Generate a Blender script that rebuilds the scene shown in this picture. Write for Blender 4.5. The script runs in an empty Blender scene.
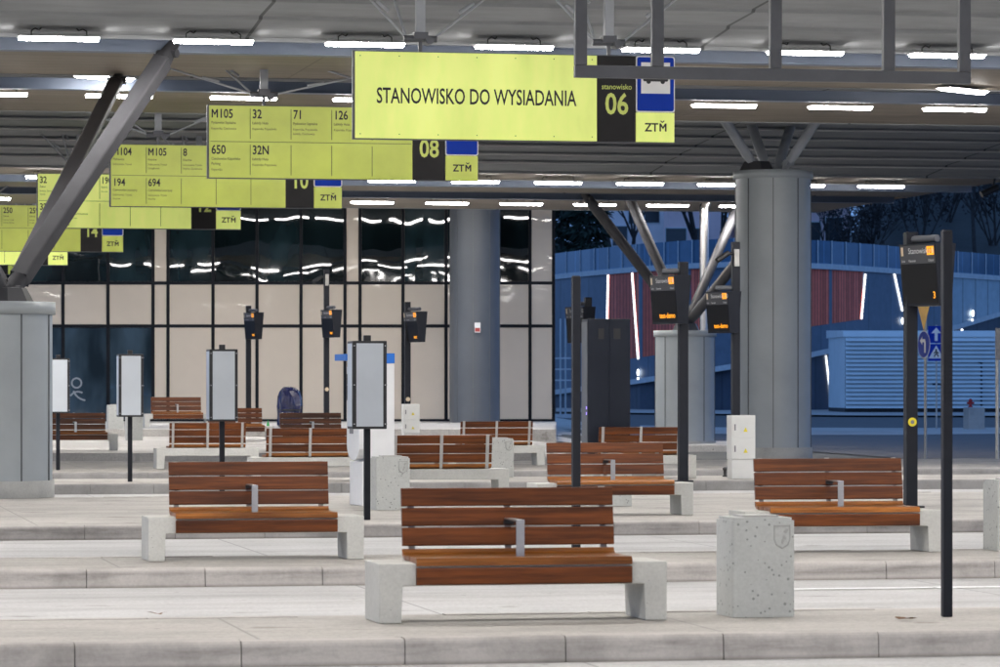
import bpy, bmesh, math, random
from mathutils import Vector, Matrix
R = math.radians
rng = random.Random(7)
sc = bpy.context.scene
COL = sc.collection
F = 3600.0            # focal length in photo pixels (1000 wide)
A = R(11.5)           # yaw of the camera against the platforms
CA, SA = math.cos(A), math.sin(A)
ZC = 1.79             # camera height
HY = 387.0            # horizon row

# ------------------------------------------------------------ placement helpers
def W(px, d):
    "ground point seen in photo column px at forward distance d -> world x, y"
    xc = (px - 500.0) / F * d
    return (CA * xc + SA * d, -SA * xc + CA * d)
def Zat(py, d): return ZC - (py - HY) / F * d
def P(px, py, d):
    x, y = W(px, d); return Vector((x, y, Zat(py, d)))
def sstep(a, b, t):
    t = max(0.0, min(1.0, (t - a) / (b - a))); return t * t * (3 - 2 * t)
def lerp_tab(tab, t):
    if t <= tab[0][0]: return tab[0][1]
    for (a, u), (b, v) in zip(tab, tab[1:]):
        if t <= b: return u + (v - u) * (t - a) / (b - a)
    return tab[-1][1]
def gz(px, d):
    "terrain height"
    left = lerp_tab([(72, 0), (88, .07), (96, .2), (103, .36), (109, .40), (200, .42)], d)
    right = lerp_tab([(115, 0), (195, .4)], d)
    k = sstep(480, 620, px)
    return left * (1 - k) + right * k
def cam_of(x, y):
    return (CA * x - SA * y, SA * x + CA * y)

# ------------------------------------------------------------ materials
def new_mat(name):
    m = bpy.data.materials.new(name); m.use_nodes = True
    nt = m.node_tree
    return m, nt, nt.nodes['Principled BSDF']
def N(nt, t, **kw):
    n = nt.nodes.new(t)
    for k, v in kw.items(): setattr(n, k, v)
    return n
def rgb(c): return (c[0], c[1], c[2], 1.0)
def ramp(nt, fac, stops):
    r = N(nt, 'ShaderNodeValToRGB')
    el = r.color_ramp.elements
    while len(el) < len(stops): el.new(0.5)
    for e, (p, c) in zip(el, stops):
        e.position = p; e.color = rgb(c)
    nt.links.new(fac, r.inputs[0]); return r.outputs[0]
def coords(nt, scale=(1, 1, 1), kind='Object'):
    t = N(nt, 'ShaderNodeTexCoord'); mp = N(nt, 'ShaderNodeMapping')
    mp.inputs['Scale'].default_value = scale
    nt.links.new(t.outputs[kind], mp.inputs[0]); return mp.outputs[0]
def noise(nt, vec, scale, detail=4, rough=.6):
    n = N(nt, 'ShaderNodeTexNoise')
    n.inputs['Scale'].default_value = scale; n.inputs['Detail'].default_value = detail
    n.inputs['Roughness'].default_value = rough
    nt.links.new(vec, n.inputs['Vector']); return n.outputs['Fac']
def mixc(nt, fac, a, b, mode='MIX'):
    m = N(nt, 'ShaderNodeMix', data_type='RGBA', blend_type=mode)
    if isinstance(fac, (int, float)): m.inputs[0].default_value = fac
    else: nt.links.new(fac, m.inputs[0])
    for i, v in ((6, a), (7, b)):
        if isinstance(v, tuple): m.inputs[i].default_value = rgb(v)
        else: nt.links.new(v, m.inputs[i])
    return m.outputs[2]
def bump(nt, bs, h, strength, dist=.01):
    b = N(nt, 'ShaderNodeBump'); b.inputs['Strength'].default_value = strength
    b.inputs['Distance'].default_value = dist
    nt.links.new(h, b.inputs['Height']); nt.links.new(b.outputs[0], bs.inputs['Normal'])
def flat(name, c, rough=.5, metal=0.0, var=.12, scale=3.0, bmp=0.0, spec=.5):
    "plain coat with soft dirt variation"
    m, nt, bs = new_mat(name)
    v = coords(nt)
    f = noise(nt, v, scale, 5)
    lo = tuple(x * (1 - var) for x in c); hi = tuple(min(1, x * (1 + var)) for x in c)
    nt.links.new(ramp(nt, f, [(.3, lo), (.7, hi)]), bs.inputs['Base Color'])
    bs.inputs['Roughness'].default_value = rough; bs.inputs['Metallic'].default_value = metal
    bs.inputs['Specular IOR Level'].default_value = spec
    if bmp:
        bump(nt, bs, noise(nt, v, scale * 12, 3), bmp, .004)
    return m
def emit(name, c, s):
    m, nt, bs = new_mat(name)
    bs.inputs['Base Color'].default_value = rgb(tuple(min(.8, x * .8) for x in c))
    bs.inputs['Emission Color'].default_value = rgb(c); bs.inputs['Emission Strength'].default_value = s
    return m
def concrete(name, c, pores=0.0, stain=.25, scale=1.0, rough=.85, streak=0.0):
    m, nt, bs = new_mat(name)
    v = coords(nt, (scale, scale, scale))
    oi = N(nt, 'ShaderNodeObjectInfo')
    off = N(nt, 'ShaderNodeVectorMath', operation='MULTIPLY_ADD')
    nt.links.new(v, off.inputs[0]); off.inputs[1].default_value = (1, 1, 1)
    cx = N(nt, 'ShaderNodeCombineXYZ')
    mm = N(nt, 'ShaderNodeMath', operation='MULTIPLY'); mm.inputs[1].default_value = 37.0
    nt.links.new(oi.outputs['Random'], mm.inputs[0])
    for i in range(3): nt.links.new(mm.outputs[0], cx.inputs[i])
    nt.links.new(cx.outputs[0], off.inputs[2]); v = off.outputs[0]
    big = noise(nt, v, 1.3, 6, .65); fine = noise(nt, v, 38, 4, .7)
    base = ramp(nt, big, [(.28, tuple(x * (1 - stain) for x in c)), (.55, c), (.8, tuple(min(1, x * 1.12) for x in c))])
    grain = ramp(nt, fine, [(.25, (.86, .86, .86)), (.6, (1, 1, 1))])
    col = mixc(nt, 1.0, base, grain, 'MULTIPLY')
    h = fine
    if pores:
        vo = N(nt, 'ShaderNodeTexVoronoi'); vo.inputs['Scale'].default_value = 19.0
        nt.links.new(v, vo.inputs['Vector'])
        sel = noise(nt, v, 5.0, 2)
        thr = N(nt, 'ShaderNodeMath', operation='MULTIPLY'); thr.inputs[1].default_value = .36 * pores
        nt.links.new(sel, thr.inputs[0])
        lt = N(nt, 'ShaderNodeMath', operation='LESS_THAN')
        nt.links.new(vo.outputs['Distance'], lt.inputs[0]); nt.links.new(thr.outputs[0], lt.inputs[1])
        col = mixc(nt, lt.outputs[0], col, tuple(x * .48 for x in c))
    nt.links.new(col, bs.inputs['Base Color'])
    bs.inputs['Roughness'].default_value = rough
    bump(nt, bs, h, .25, .004)
    return m
def paving(name, c, joint_x, joint_y, jc=.55, stain=.3, offset=.0, streak=(0.12, .8, 1)):
    "cast concrete sheets with thin joints, tyre smears along x and stains"
    m, nt, bs = new_mat(name)
    v = coords(nt)
    br = N(nt, 'ShaderNodeTexBrick'); br.offset = offset
    br.inputs['Scale'].default_value = 1.0; br.inputs['Mortar Size'].default_value = .012
    br.inputs['Brick Width'].default_value = joint_x; br.inputs['Row Height'].default_value = joint_y
    br.inputs['Mortar Smooth'].default_value = .2
    nt.links.new(v, br.inputs['Vector'])
    big = noise(nt, coords(nt, (.35, .8, 1)), 1.0, 7, .68)
    sm = noise(nt, coords(nt, streak), 1.5, 6, .7)
    fine = noise(nt, v, 26, 5, .75)
    base = ramp(nt, big, [(.25, tuple(x * (1 - stain) for x in c)), (.52, c), (.8, tuple(min(1, x * 1.1) for x in c))])
    col = mixc(nt, 1.0, base, ramp(nt, sm, [(.32, (.82, .81, .80)), (.54, (1, 1, 1))]), 'MULTIPLY')
    col = mixc(nt, 1.0, col, ramp(nt, fine, [(.25, (.66, .66, .66)), (.6, (1, 1, 1))]), 'MULTIPLY')
    sp2 = noise(nt, coords(nt, (.8, 1.1, 1)), 2.2, 3, .5)
    col = mixc(nt, 1.0, col, ramp(nt, sp2, [(.27, (.66, .64, .62)), (.345, (1, 1, 1))]), 'MULTIPLY')
    vg = N(nt, 'ShaderNodeTexVoronoi'); vg.inputs['Scale'].default_value = 2.6; nt.links.new(v, vg.inputs['Vector'])
    col = mixc(nt, 1.0, col, ramp(nt, vg.outputs['Distance'], [(.045, (.6, .59, .58)), (.075, (1, 1, 1))]), 'MULTIPLY')
    col = mixc(nt, br.outputs['Fac'], col, tuple(x * jc for x in c))
    nt.links.new(col, bs.inputs['Base Color']); bs.inputs['Roughness'].default_value = .8
    bump(nt, bs, fine, .2, .004)
    return m
def wood(name, dark, light, grain=(1.2, 24, 24)):
    m, nt, bs = new_mat(name)
    g = N(nt, 'ShaderNodeNewGeometry'); oi = N(nt, 'ShaderNodeObjectInfo')
    ad = N(nt, 'ShaderNodeMath', operation='ADD')
    nt.links.new(g.outputs['Random Per Island'], ad.inputs[0]); nt.links.new(oi.outputs['Random'], ad.inputs[1])
    mu = N(nt, 'ShaderNodeMath', operation='MULTIPLY'); mu.inputs[1].default_value = 53.0
    nt.links.new(ad.outputs[0], mu.inputs[0])
    cx = N(nt, 'ShaderNodeCombineXYZ')
    for i in range(3): nt.links.new(mu.outputs[0], cx.inputs[i])
    va = N(nt, 'ShaderNodeVectorMath', operation='ADD')
    nt.links.new(coords(nt, grain), va.inputs[0]); nt.links.new(cx.outputs[0], va.inputs[1])
    f1 = noise(nt, va.outputs[0], 1.0, 6, .62)
    f2 = noise(nt, va.outputs[0], 4.5, 3, .6)
    mid = tuple((a + b) / 2 for a, b in zip(dark, light))
    col = ramp(nt, f1, [(.3, dark), (.52, mid), (.74, light)])
    col = mixc(nt, 1.0, col, ramp(nt, f2, [(.3, (.78, .76, .74)), (.6, (1, 1, 1))]), 'MULTIPLY')
    f3 = noise(nt, va.outputs[0], .35, 3, .55)
    col = mixc(nt, 1.0, col, ramp(nt, f3, [(.32, (.60, .56, .53)), (.5, (1, 1, 1)), (.72, (1.25, 1.2, 1.15))]), 'MULTIPLY')
    fr = N(nt, 'ShaderNodeMath', operation='FRACT'); nt.links.new(mu.outputs[0], fr.inputs[0])
    col = mixc(nt, 1.0, col, ramp(nt, fr.outputs[0], [(0, (.74, .70, .68)), (1, (1.0, 1.0, 1.0))]), 'MULTIPLY')
    nt.links.new(col, bs.inputs['Base Color'])
    bs.inputs['Roughness'].default_value = .36; bs.inputs['Specular IOR Level'].default_value = .36
    bump(nt, bs, f2, .15, .003)
    return m
def lined(name, c, pitch_x, pitch_y, rough=.55, groove=.6, var=.12, metal=0.0, gap=.02, axes='xy'):
    "sheet with panel joints"
    m, nt, bs = new_mat(name)
    v = coords(nt)
    if axes == 'xz':
        s = N(nt, 'ShaderNodeSeparateXYZ'); nt.links.new(v, s.inputs[0])
        k = N(nt, 'ShaderNodeCombineXYZ'); nt.links.new(s.outputs[0], k.inputs[0]); nt.links.new(s.outputs[2], k.inputs[1])
        v = k.outputs[0]
    br = N(nt, 'ShaderNodeTexBrick'); br.offset = 0
    br.inputs['Scale'].default_value = 1.0; br.inputs['Mortar Size'].default_value = gap
    br.inputs['Brick Width'].default_value = pitch_x; br.inputs['Row Height'].default_value = pitch_y
    br.inputs['Color1'].default_value = rgb(tuple(x * (1 - var) for x in c))
    br.inputs['Color2'].default_value = rgb(tuple(x * (1 + var) for x in c))
    br.inputs['Mortar'].default_value = rgb(tuple(x * groove for x in c))
    nt.links.new(v, br.inputs['Vector'])
    n = noise(nt, coords(nt, (.4, 1, 1)), 2.0, 5)
    col = mixc(nt, 1.0, br.outputs['Color'], ramp(nt, n, [(.3, (.82, .82, .82)), (.65, (1, 1, 1))]), 'MULTIPLY')
    nt.links.new(col, bs.inputs['Base Color'])
    bs.inputs['Roughness'].default_value = rough; bs.inputs['Metallic'].default_value = metal
    bs.inputs['Specular IOR Level'].default_value = .15 if rough > .5 else .4
    return m
def glass_dark(name, c, wav=.25, rough=.02):
    m, nt, bs = new_mat(name)
    v = coords(nt, (.55, .55, .45))
    f = noise(nt, v, 1.0, 1.5, .4)
    oi = N(nt, 'ShaderNodeObjectInfo')
    room = noise(nt, coords(nt, (.9, 1, .35)), 1.0, 3, .5)
    cc = mixc(nt, 1.0, ramp(nt, oi.outputs['Random'], [(0, tuple(x * .5 for x in c)), (1, tuple(x * 2.2 for x in c))]), ramp(nt, room, [(.35, (.4, .4, .4)), (.65, (1.5, 1.5, 1.5))]), 'MULTIPLY')
    nt.links.new(cc, bs.inputs['Base Color'])
    bs.inputs['Roughness'].default_value = rough
    bs.inputs['Specular IOR Level'].default_value = .8
    bump(nt, bs, f, wav, .1)
    return m

M = {}
M['platform'] = paving('platform_paving', (.49, .465, .43), 3.1, 40, .6, .34)
M['lane'] = paving('lane_concrete', (.54, .535, .53), 5.2, 3.9, .5, .26, 0, (.10, .8, 1))
M['plaza'] = paving('plaza_concrete', (.55, .53, .50), 2.4, 2.4, .7, .2)
M['kerb'] = concrete('kerb_granite', (.50, .47, .44), 0, .42)
M['kerb_far'] = concrete('kerb_grey', (.30, .29, .28), 0, .3)
M['asphalt'] = concrete('asphalt', (.085, .08, .08), 0, .3, rough=.75)
M['ground'] = concrete('ground_soil', (.09, .09, .08), 0, .4, .2)
M['pave_blue'] = concrete('sidewalk_paving', (.46, .44, .42), 0, .3, .3)
M['concrete'] = concrete('bench_concrete', (.60, .595, .555), .35, .16)
M['concrete_bin'] = concrete('bin_concrete', (.53, .54, .515), .92, .12)
M['plinth'] = concrete('plinth_concrete', (.42, .42, .40), .3, .25)
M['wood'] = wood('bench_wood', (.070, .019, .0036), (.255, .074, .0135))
M['wood_seat_lit'] = wood('seat_wood_lit', (.16, .052, .011), (.52, .20, .042))  # same bench wood, brighter: light on the seat top put into the colour
M['steel'] = flat('brushed_steel', (.50, .50, .51), .35, .8, .08, 9)
M['steel_flat'] = flat('bench_bracket_steel', (.46, .45, .43), .5, .3, .1, 9)
M['black'] = flat('black_plastic', (.018, .018, .02), .5)
M['anthracite'] = flat('anthracite_paint', (.012, .0135, .019), .5, 0, .15, 4, 0, .25)
M['cabinet'] = flat('dark_cabinet_paint', (.012, .016, .027), .5, 0, .1, 2, 0, .25)
M['grey_steel'] = flat('grey_steel_paint', (.115, .12, .135), .5, .1, .1, 3, 0, .3)
M['strut'] = flat('strut_paint', (.055, .055, .06), .75, 0, .14, 2, 0, .15)
M['post_light'] = flat('king_post_paint', (.36, .38, .41), .5, 0, .1, 2)
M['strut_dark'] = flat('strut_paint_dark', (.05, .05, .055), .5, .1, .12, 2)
M['column'] = flat('column_cladding', (.335, .365, .378), .38, 0, .1, .7)
M['column_dark'] = flat('column_cladding_dark', (.10, .112, .13), .45, 0, .08, .8)
M['joint'] = flat('vault_lit_edge', (.46, .46, .45), .7, 0, .1, 1)
M['seam'] = flat('column_seam', (.12, .13, .135), .5)
M['beam'] = flat('beam_sky_tint', (.12, .15, .21), .5, 0, .1, 1)  # grey steel tinted blue, sky light put into the colour
M['beam_dark'] = flat('dark_grey_paint', (.035, .04, .05), .6)  # even dark paint for deck, gap linings, building roof and shed pipes
M['soffit'] = lined('soffit_boards', (.235, .20, .16), 9.0, .55, .6, .72, .05, 0, .02)
M['vault'] = lined('vault_panels', (.29, .30, .308), 7.3, 400, .85, .4, .04, 0, .03)
M['lamp'] = emit('lamp_diffuser', (1.0, .965, .935), 100.0)
M['lamp_housing'] = flat('lamp_housing_grey', (.45, .45, .46), .5)
M['wire'] = flat('wire_black', (.03, .03, .03), .5)
M['yellow'] = flat('sign_yellow', (.56, .645, .10), .35, 0, .12, .8)  # tone noise stands in for uneven light across the sign face
M['text'] = flat('sign_black_lettering', (.008, .008, .010), .5)
M['text_soft'] = flat('sign_grey_lettering', (.06, .075, .02), .5)
M['rule'] = flat('sign_green_rules', (.16, .21, .04), .5)
M['sign_black'] = flat('sign_black_panel', (.009, .008, .009), .4, 0, .3, 2, 0, .2)
M['sign_blue'] = flat('sign_blue', (.004, .036, .36), .5, 0, .05, 3, 0, .12)
M['white'] = flat('white_enamel', (.78, .78, .78), .4, 0, .04)
M['num_yellow'] = flat('sign_number_yellow', (.62, .70, .16), .5)
M['board_white'] = flat('board_panel_white', (.57, .61, .65), .3, 0, .06, .9)
M['screen'] = flat('screen_black', (.009, .008, .007), .3, 0, .1, 3, 0, .25)
M['led'] = emit('orange_led', (1.0, .36, .01), 1.1)
M['emblem'] = flat('display_emblem', (.62, .50, .34), .5)
M['led_white'] = flat('screen_white_text', (.6, .6, .6), .5)
M['header'] = flat('display_header', (.05, .05, .055), .4)
M['ticket_white'] = flat('ticket_machine_white', (.82, .82, .82), .4, 0, .04)
M['ticket_blue'] = flat('ticket_machine_blue', (.015, .16, .62), .35, 0, .05)
M['grey_mid'] = flat('grey_plastic', (.2, .2, .21), .5)
M['warn'] = flat('warning_yellow', (.75, .62, .03), .5)
M['cab_white'] = flat('cabinet_white', (.70, .70, .67), .45, 0, .05)
M['beige'] = flat('facade_beige_panel', (.70, .615, .51), .45, 0, .05, .35, 0, .3)
_bs = M['beige'].node_tree.nodes['Principled BSDF']; _bs.inputs['Coat Weight'].default_value = .22; _bs.inputs['Coat Roughness'].default_value = .02
_nt = M['beige'].node_tree
_b = N(_nt, 'ShaderNodeBump'); _b.inputs['Strength'].default_value = .12; _b.inputs['Distance'].default_value = .1
_nt.links.new(noise(_nt, coords(_nt, (.55, .55, .45)), 1.0, 1.5, .4), _b.inputs['Height']); _nt.links.new(_b.outputs[0], _bs.inputs['Coat Normal'])
M['mullion'] = flat('facade_mullion', (.008, .010, .015), .5, 0, .1, 3, 0, .15)
M['glass'] = glass_dark('facade_glass', (.007, .015, .018), .2)
M['glass_low'] = glass_dark('facade_low_glass', (.022, .036, .050), .12)
M['sticker'] = flat('window_sticker_grey', (.30, .34, .38), .5)
M['wall_blue'] = lined('wall_cladding', (.16, .20, .26), 1.6, 30, .5, .75, .05, .2, .03, 'xz')
M['wall_low'] = lined('wall_low_cladding', (.07, .085, .12), .9, 30, .5, .7, .12, .2, .05, 'xz')
M['wall_light'] = lined('wall_panel_sky_lit', (.42, .5, .55), 1.0, 30, .4, .5, .04, .3, .04, 'xz')  # paler than the other cladding: brighter sky light put into the colour
M['wood_red'] = lined('wall_red_boards', (.95, .20, .13), .17, 60, .6, .6, .22, 0, .025, 'xz')
M['ledge'] = flat('wall_ledge', (.56, .58, .60), .5)
M['strip'] = emit('wall_light_strip', (.95, .98, 1.0), 3.0)
M['fence_glass'] = lined('fence_panel', (.07, .15, .25), 1.25, 30, .2, 1.6, .12, .1, .03, 'xz')
M['barn'] = flat('corrugated_metal', (.70, .76, .78), .5, 0, .05, 1)
M['barn_dark'] = flat('shed_plinth', (.03, .03, .035), .7)
M['bag'] = flat('blue_plastic_wrap', (.012, .016, .07), .18, 0, .4, 4, 0, .8)
M['green_bottle'] = flat('green_bottle', (.05, .4, .1), .2)
M['red'] = flat('hydrant_red', (.35, .015, .02), .4)
M['sign_warn'] = flat('sign_orange_yellow', (.85, .45, .01), .4)
M['bark'] = flat('bark', (.045, .038, .036), .9, 0, .3, 6)
M['needle'] = flat('needle_foliage', (.02, .035, .022), .8, 0, .5, 2)
M['scrub'] = flat('scrub_foliage', (.045, .04, .04), .9, 0, .5, 2)
M['house_lilac'] = flat('house_render_pale', (.85, .76, .76), .8, 0, .08, .5)
M['house_pink'] = flat('house_render_pink', (.86, .62, .62), .8, 0, .08, .5)
M['house_roof'] = flat('house_roof', (.10, .055, .045), .8)
M['house_window'] = flat('house_window', (.02, .025, .03), .2)
M['hill'] = concrete('hill_grass', (.055, .055, .05), 0, .5, .1)
M['paint_white'] = concrete('road_paint', (.88, .88, .88), 0, .08)
M['leaf'] = flat('dead_leaf', (.16, .075, .03), .8)
M['chrome'] = flat('galvanised_pipe', (.62, .60, .58), .28, .9, .08, 3)

def add_rub(m):
    nt = m.node_tree; bs = nt.nodes['Principled BSDF']; src = bs.inputs['Base Color'].links[0].from_socket
    sp_ = N(nt, 'ShaderNodeSeparateXYZ'); nt.links.new(coords(nt), sp_.inputs[0])
    zr = ramp(nt, sp_.outputs[2], [(.0, (1, 1, 1)), (.035, (1, 1, 1)), (.075, (0, 0, 0)), (.118, (0, 0, 0)), (.15, (1, 1, 1))])
    f = noise(nt, coords(nt, (.8, 3, 6)), 1.0, 5, .65)
    rb = ramp(nt, f, [(.46, (1, 1, 1)), (.66, (.60, .59, .59))])
    mk = mixc(nt, zr, rb, (1, 1, 1))
    low = ramp(nt, sp_.outputs[2], [(.0, (.55, .54, .52)), (.03, (1, 1, 1))])
    out = mixc(nt, 1.0, mixc(nt, 1.0, src, mk, 'MULTIPLY'), low, 'MULTIPLY')
    nt.links.new(out, bs.inputs['Base Color'])
add_rub(M['kerb'])
# ------------------------------------------------------------ mesh builder
_textcache = {}
def text_geo(body, offset=0.0):
    key = (body, offset)
    if key in _textcache: return _textcache[key]
    cu = bpy.data.curves.new('lettering_curve', 'FONT'); cu.body = body; cu.offset = offset
    cu.resolution_u = 3
    o = bpy.data.objects.new('lettering_tmp', cu); COL.objects.link(o)
    dg = bpy.context.evaluated_depsgraph_get(); dg.update()
    me = o.evaluated_get(dg).to_mesh()
    vs = [tuple(v.co) for v in me.vertices]; fs = [tuple(p.vertices) for p in me.polygons]
    o.evaluated_get(dg).to_mesh_clear()
    bpy.data.objects.remove(o); bpy.data.curves.remove(cu)
    _textcache[key] = (vs, fs)
    return vs, fs
def text_cap():
    vs, _ = text_geo('H'); return max(v[1] for v in vs)

class MB:
    def __init__(s): s.v = []; s.f = []; s.smooth = []
    def add(s, vs, fs, smooth=False):
        b = len(s.v); s.v += [tuple(v) for v in vs]
        for f in fs: s.f.append(tuple(i + b for i in f)); s.smooth.append(smooth)
        return s
    def box(s, x0, x1, y0, y1, z0, z1):
        vs = [(x0, y0, z0), (x1, y0, z0), (x1, y1, z0), (x0, y1, z0), (x0, y0, z1), (x1, y0, z1), (x1, y1, z1), (x0, y1, z1)]
        return s.add(vs, [(0, 3, 2, 1), (4, 5, 6, 7), (0, 1, 5, 4), (1, 2, 6, 5), (2, 3, 7, 6), (3, 0, 4, 7)])
    def cbox(s, c, size): return s.box(c[0] - size[0] / 2, c[0] + size[0] / 2, c[1] - size[1] / 2, c[1] + size[1] / 2, c[2] - size[2] / 2, c[2] + size[2] / 2)
    def rbox(s, x0, x1, y0, y1, z0, z1, r, n=3, axis='z'):
        "box with rounded corners round one axis"
        if axis == 'z': a0, a1, b0, b1, c0, c1 = x0, x1, y0, y1, z0, z1
        elif axis == 'x': a0, a1, b0, b1, c0, c1 = y0, y1, z0, z1, x0, x1
        else: a0, a1, b0, b1, c0, c1 = z0, z1, x0, x1, y0, y1
        pts = []
        for (cx, cy, st) in ((a1 - r, b1 - r, 0), (a0 + r, b1 - r, 90), (a0 + r, b0 + r, 180), (a1 - r, b0 + r, 270)):
            for i in range(n + 1):
                t = R(st + 90 * i / n); pts.append((cx + r * math.cos(t), cy + r * math.sin(t)))
        return s.prism(pts, c0, c1, axis)
    def prism(s, pts, c0, c1, axis='x', smooth=False, caps=True):
        "polygon pts (ccw) extruded along an axis; for 'x' pts are (y,z), 'y': (z,x), 'z': (x,y)"
        def mk(p, c):
            if axis == 'x': return (c, p[0], p[1])
            if axis == 'y': return (p[1], c, p[0])
            return (p[0], p[1], c)
        n = len(pts); vs = [mk(p, c0) for p in pts] + [mk(p, c1) for p in pts]
        fs = [(i, (i + 1) % n, n + (i + 1) % n, n + i) for i in range(n)]
        s.add(vs, fs, smooth)
        if caps: s.add(vs, [tuple(range(n))[::-1], tuple(range(n, 2 * n))])
        return s
    def strip(s, pts, x0, x1):
        "open profile (y,z) swept along x"
        n = len(pts); vs = [(x0, p[0], p[1]) for p in pts] + [(x1, p[0], p[1]) for p in pts]
        return s.add(vs, [(i, i + 1, n + i + 1, n + i) for i in range(n - 1)])
    def tube(s, p0, p1, r, r1=None, n=10, caps=True, rot=0.0, smooth=True):
        p0 = Vector(p0); p1 = Vector(p1); d = p1 - p0
        if d.length < 1e-6: return s
        q = d.to_track_quat('Z', 'Y'); r1 = r if r1 is None else r1
        vs = []
        for p, rr in ((p0, r), (p1, r1)):
            for i in range(n):
                t = 2 * math.pi * i / n + rot
                vs.append(p + q @ Vector((rr * math.cos(t), rr * math.sin(t), 0)))
        s.add(vs, [(i, (i + 1) % n, n + (i + 1) % n, n + i) for i in range(n)], smooth)
        if caps: s.add(vs, [tuple(range(n))[::-1], tuple(range(n, 2 * n))])
        return s
    def path(s, pts, r, n=8):
        for a, b in zip(pts, pts[1:]): s.tube(a, b, r, n=n)
        return s
    def lathe(s, prof, n=36, c=(0, 0), smooth=True):
        vs = []
        for (r, z) in prof:
            for i in range(n):
                t = 2 * math.pi * i / n; vs.append((c[0] + r * math.cos(t), c[1] + r * math.sin(t), z))
        fs = []
        for k in range(len(prof) - 1):
            for i in range(n):
                j = (i + 1) % n; fs.append((k * n + i, k * n + j, (k + 1) * n + j, (k + 1) * n + i))
        s.add(vs, fs, smooth)
        s.add(vs[-n:], [tuple(range(n))]); return s
    def quad(s, a, b, c, d): return s.add([a, b, c, d], [(0, 1, 2, 3)])
    def poly(s, pts): return s.add(pts, [tuple(range(len(pts)))])
    def text(s, body, x, z, cap, y=0.0, wscale=.82, align='l', offset=0.0, sp=1.0):
        k = cap / text_cap(); runs = []; cx = 0.0; ch = text_cap()
        import re
        for seg in re.split('(M)', body):
            if not seg: continue
            if seg == 'M' and offset > .003:
                st = .105 + offset * 2; w = .66; h = ch
                ps = [[(0, 0), (st, 0), (st, h), (0, h)], [(w - st, 0), (w, 0), (w, h), (w - st, h)],
                      [(st, h), (st, h - st * 1.7), (w / 2, h * .26), (w / 2, h * .26 + st * 1.5)], [(w - st, h), (w / 2, h * .26 + st * 1.5), (w / 2, h * .26), (w - st, h - st * 1.7)]]
                for p_ in ps: runs.append(([(cx + a + .03, b) for a, b in p_], [(0, 1, 2, 3)]))
                cx += w + .12
            else:
                vs, fs = text_geo(seg, offset)
                if not vs: cx += .25 * len(seg); continue
                runs.append(([(cx + v[0], v[1]) for v in vs], fs)); cx += max(v[0] for v in vs) + .075
        if not runs: return s
        w = max(v[0] for r_ in runs for v in r_[0]) * k * wscale
        ox = x - (w / 2 if align == 'c' else w if align == 'r' else 0)
        for vs, fs in runs: s.add([(ox + v[0] * k * wscale, y, z + v[1] * k) for v in vs], fs)
        return s
    def xf(s, mat):
        s.v = [tuple(mat @ Vector(v)) for v in s.v]; return s
    def build(s, name, mat, parent=None, bevel=0.0, autosmooth=False):
        me = bpy.data.meshes.new(name); me.from_pydata(s.v, [], s.f)
        for p, sm in zip(me.polygons, s.smooth): p.use_smooth = sm
        me.materials.append(mat); me.update()
        o = bpy.data.objects.new(name, me); COL.objects.link(o)
        if parent is not None: o.parent = parent
        if bevel:
            b = o.modifiers.new('edge_rounding', 'BEVEL'); b.width = bevel; b.segments = 2; b.limit_method = 'ANGLE'; b.angle_limit = R(40)
        return o

def struct(name, mb, mat):
    o = mb.build(name, mat); o['kind'] = 'structure'; return o
def thing(name, label, cat, loc=(0, 0, 0), rz=0.0, group=None):
    o = bpy.data.objects.new(name, None); COL.objects.link(o)
    o.empty_display_size = .2
    o.location = loc; o.rotation_euler = (0, 0, rz); o['label'] = label; o['category'] = cat
    if group: o['group'] = group
    return o
def tag(o, label, cat, group=None):
    o['label'] = label; o['category'] = cat
    if group: o['group'] = group
    return o
def dup(root, loc, rz=0.0, label=None, group=None):
    r = root.copy(); COL.objects.link(r); r.location = loc; r.rotation_euler = (0, 0, rz)
    if label: r['label'] = label
    if group: r['group'] = group
    for ch in list(root.children):
        c = ch.copy(); COL.objects.link(c); c.parent = r
        for g in list(ch.children):
            k = g.copy(); COL.objects.link(k); k.parent = c
    return r
def at(px, d, z=None):
    x, y = W(px, d); return (x, y, gz(px, d) if z is None else z)

# ------------------------------------------------------------ ground, lanes, platforms
X0, X1 = -26.0, 64.0
def cam_sheet(pxs, ds, dz=0.0, zf=None):
    m = MB(); n = len(pxs)
    for d in ds:
        for px in pxs:
            x, y = W(px, d); m.v.append((x, y, (zf or gz)(px, d) + dz))
    for j in range(len(ds) - 1):
        for i in range(n - 1):
            m.f.append((j * n + i, j * n + i + 1, (j + 1) * n + i + 1, (j + 1) * n + i)); m.smooth.append(True)
    return m
def grid_sheet(xs, ys, dz):
    m = MB(); n = len(xs)
    for y in ys:
        for x in xs:
            xc, d = cam_of(x, y)
            px = 500 + F * xc / d if d > 5 else 500
            m.v.append((x, y, gz(px, d) + dz))
    for j in range(len(ys) - 1):
        for i in range(n - 1):
            m.f.append((j * n + i, j * n + i + 1, (j + 1) * n + i + 1, (j + 1) * n + i)); m.smooth.append(True)
    return m
fr = lambda a, b, s: [a + s * i for i in range(int((b - a) / s))] + [b]
struct('ground', grid_sheet([-3000, -300, -60] + fr(-26, 64, 3) + [120, 400, 3000], [-600, -40] + fr(0, 220, 4) + [260, 400, 1000, 4000], -.012), M['ground'])
# bus lanes: one concrete sheet below all platforms
struct('bus_lane', grid_sheet(fr(X0, X1, 3), fr(-30, 80, 4), 0.0), M['lane'])
# paved square up to the station building
struct('paved_square', cam_sheet(fr(-140, 640, 20), fr(80.5, 172, 3), .004), M['plaza'])
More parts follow.
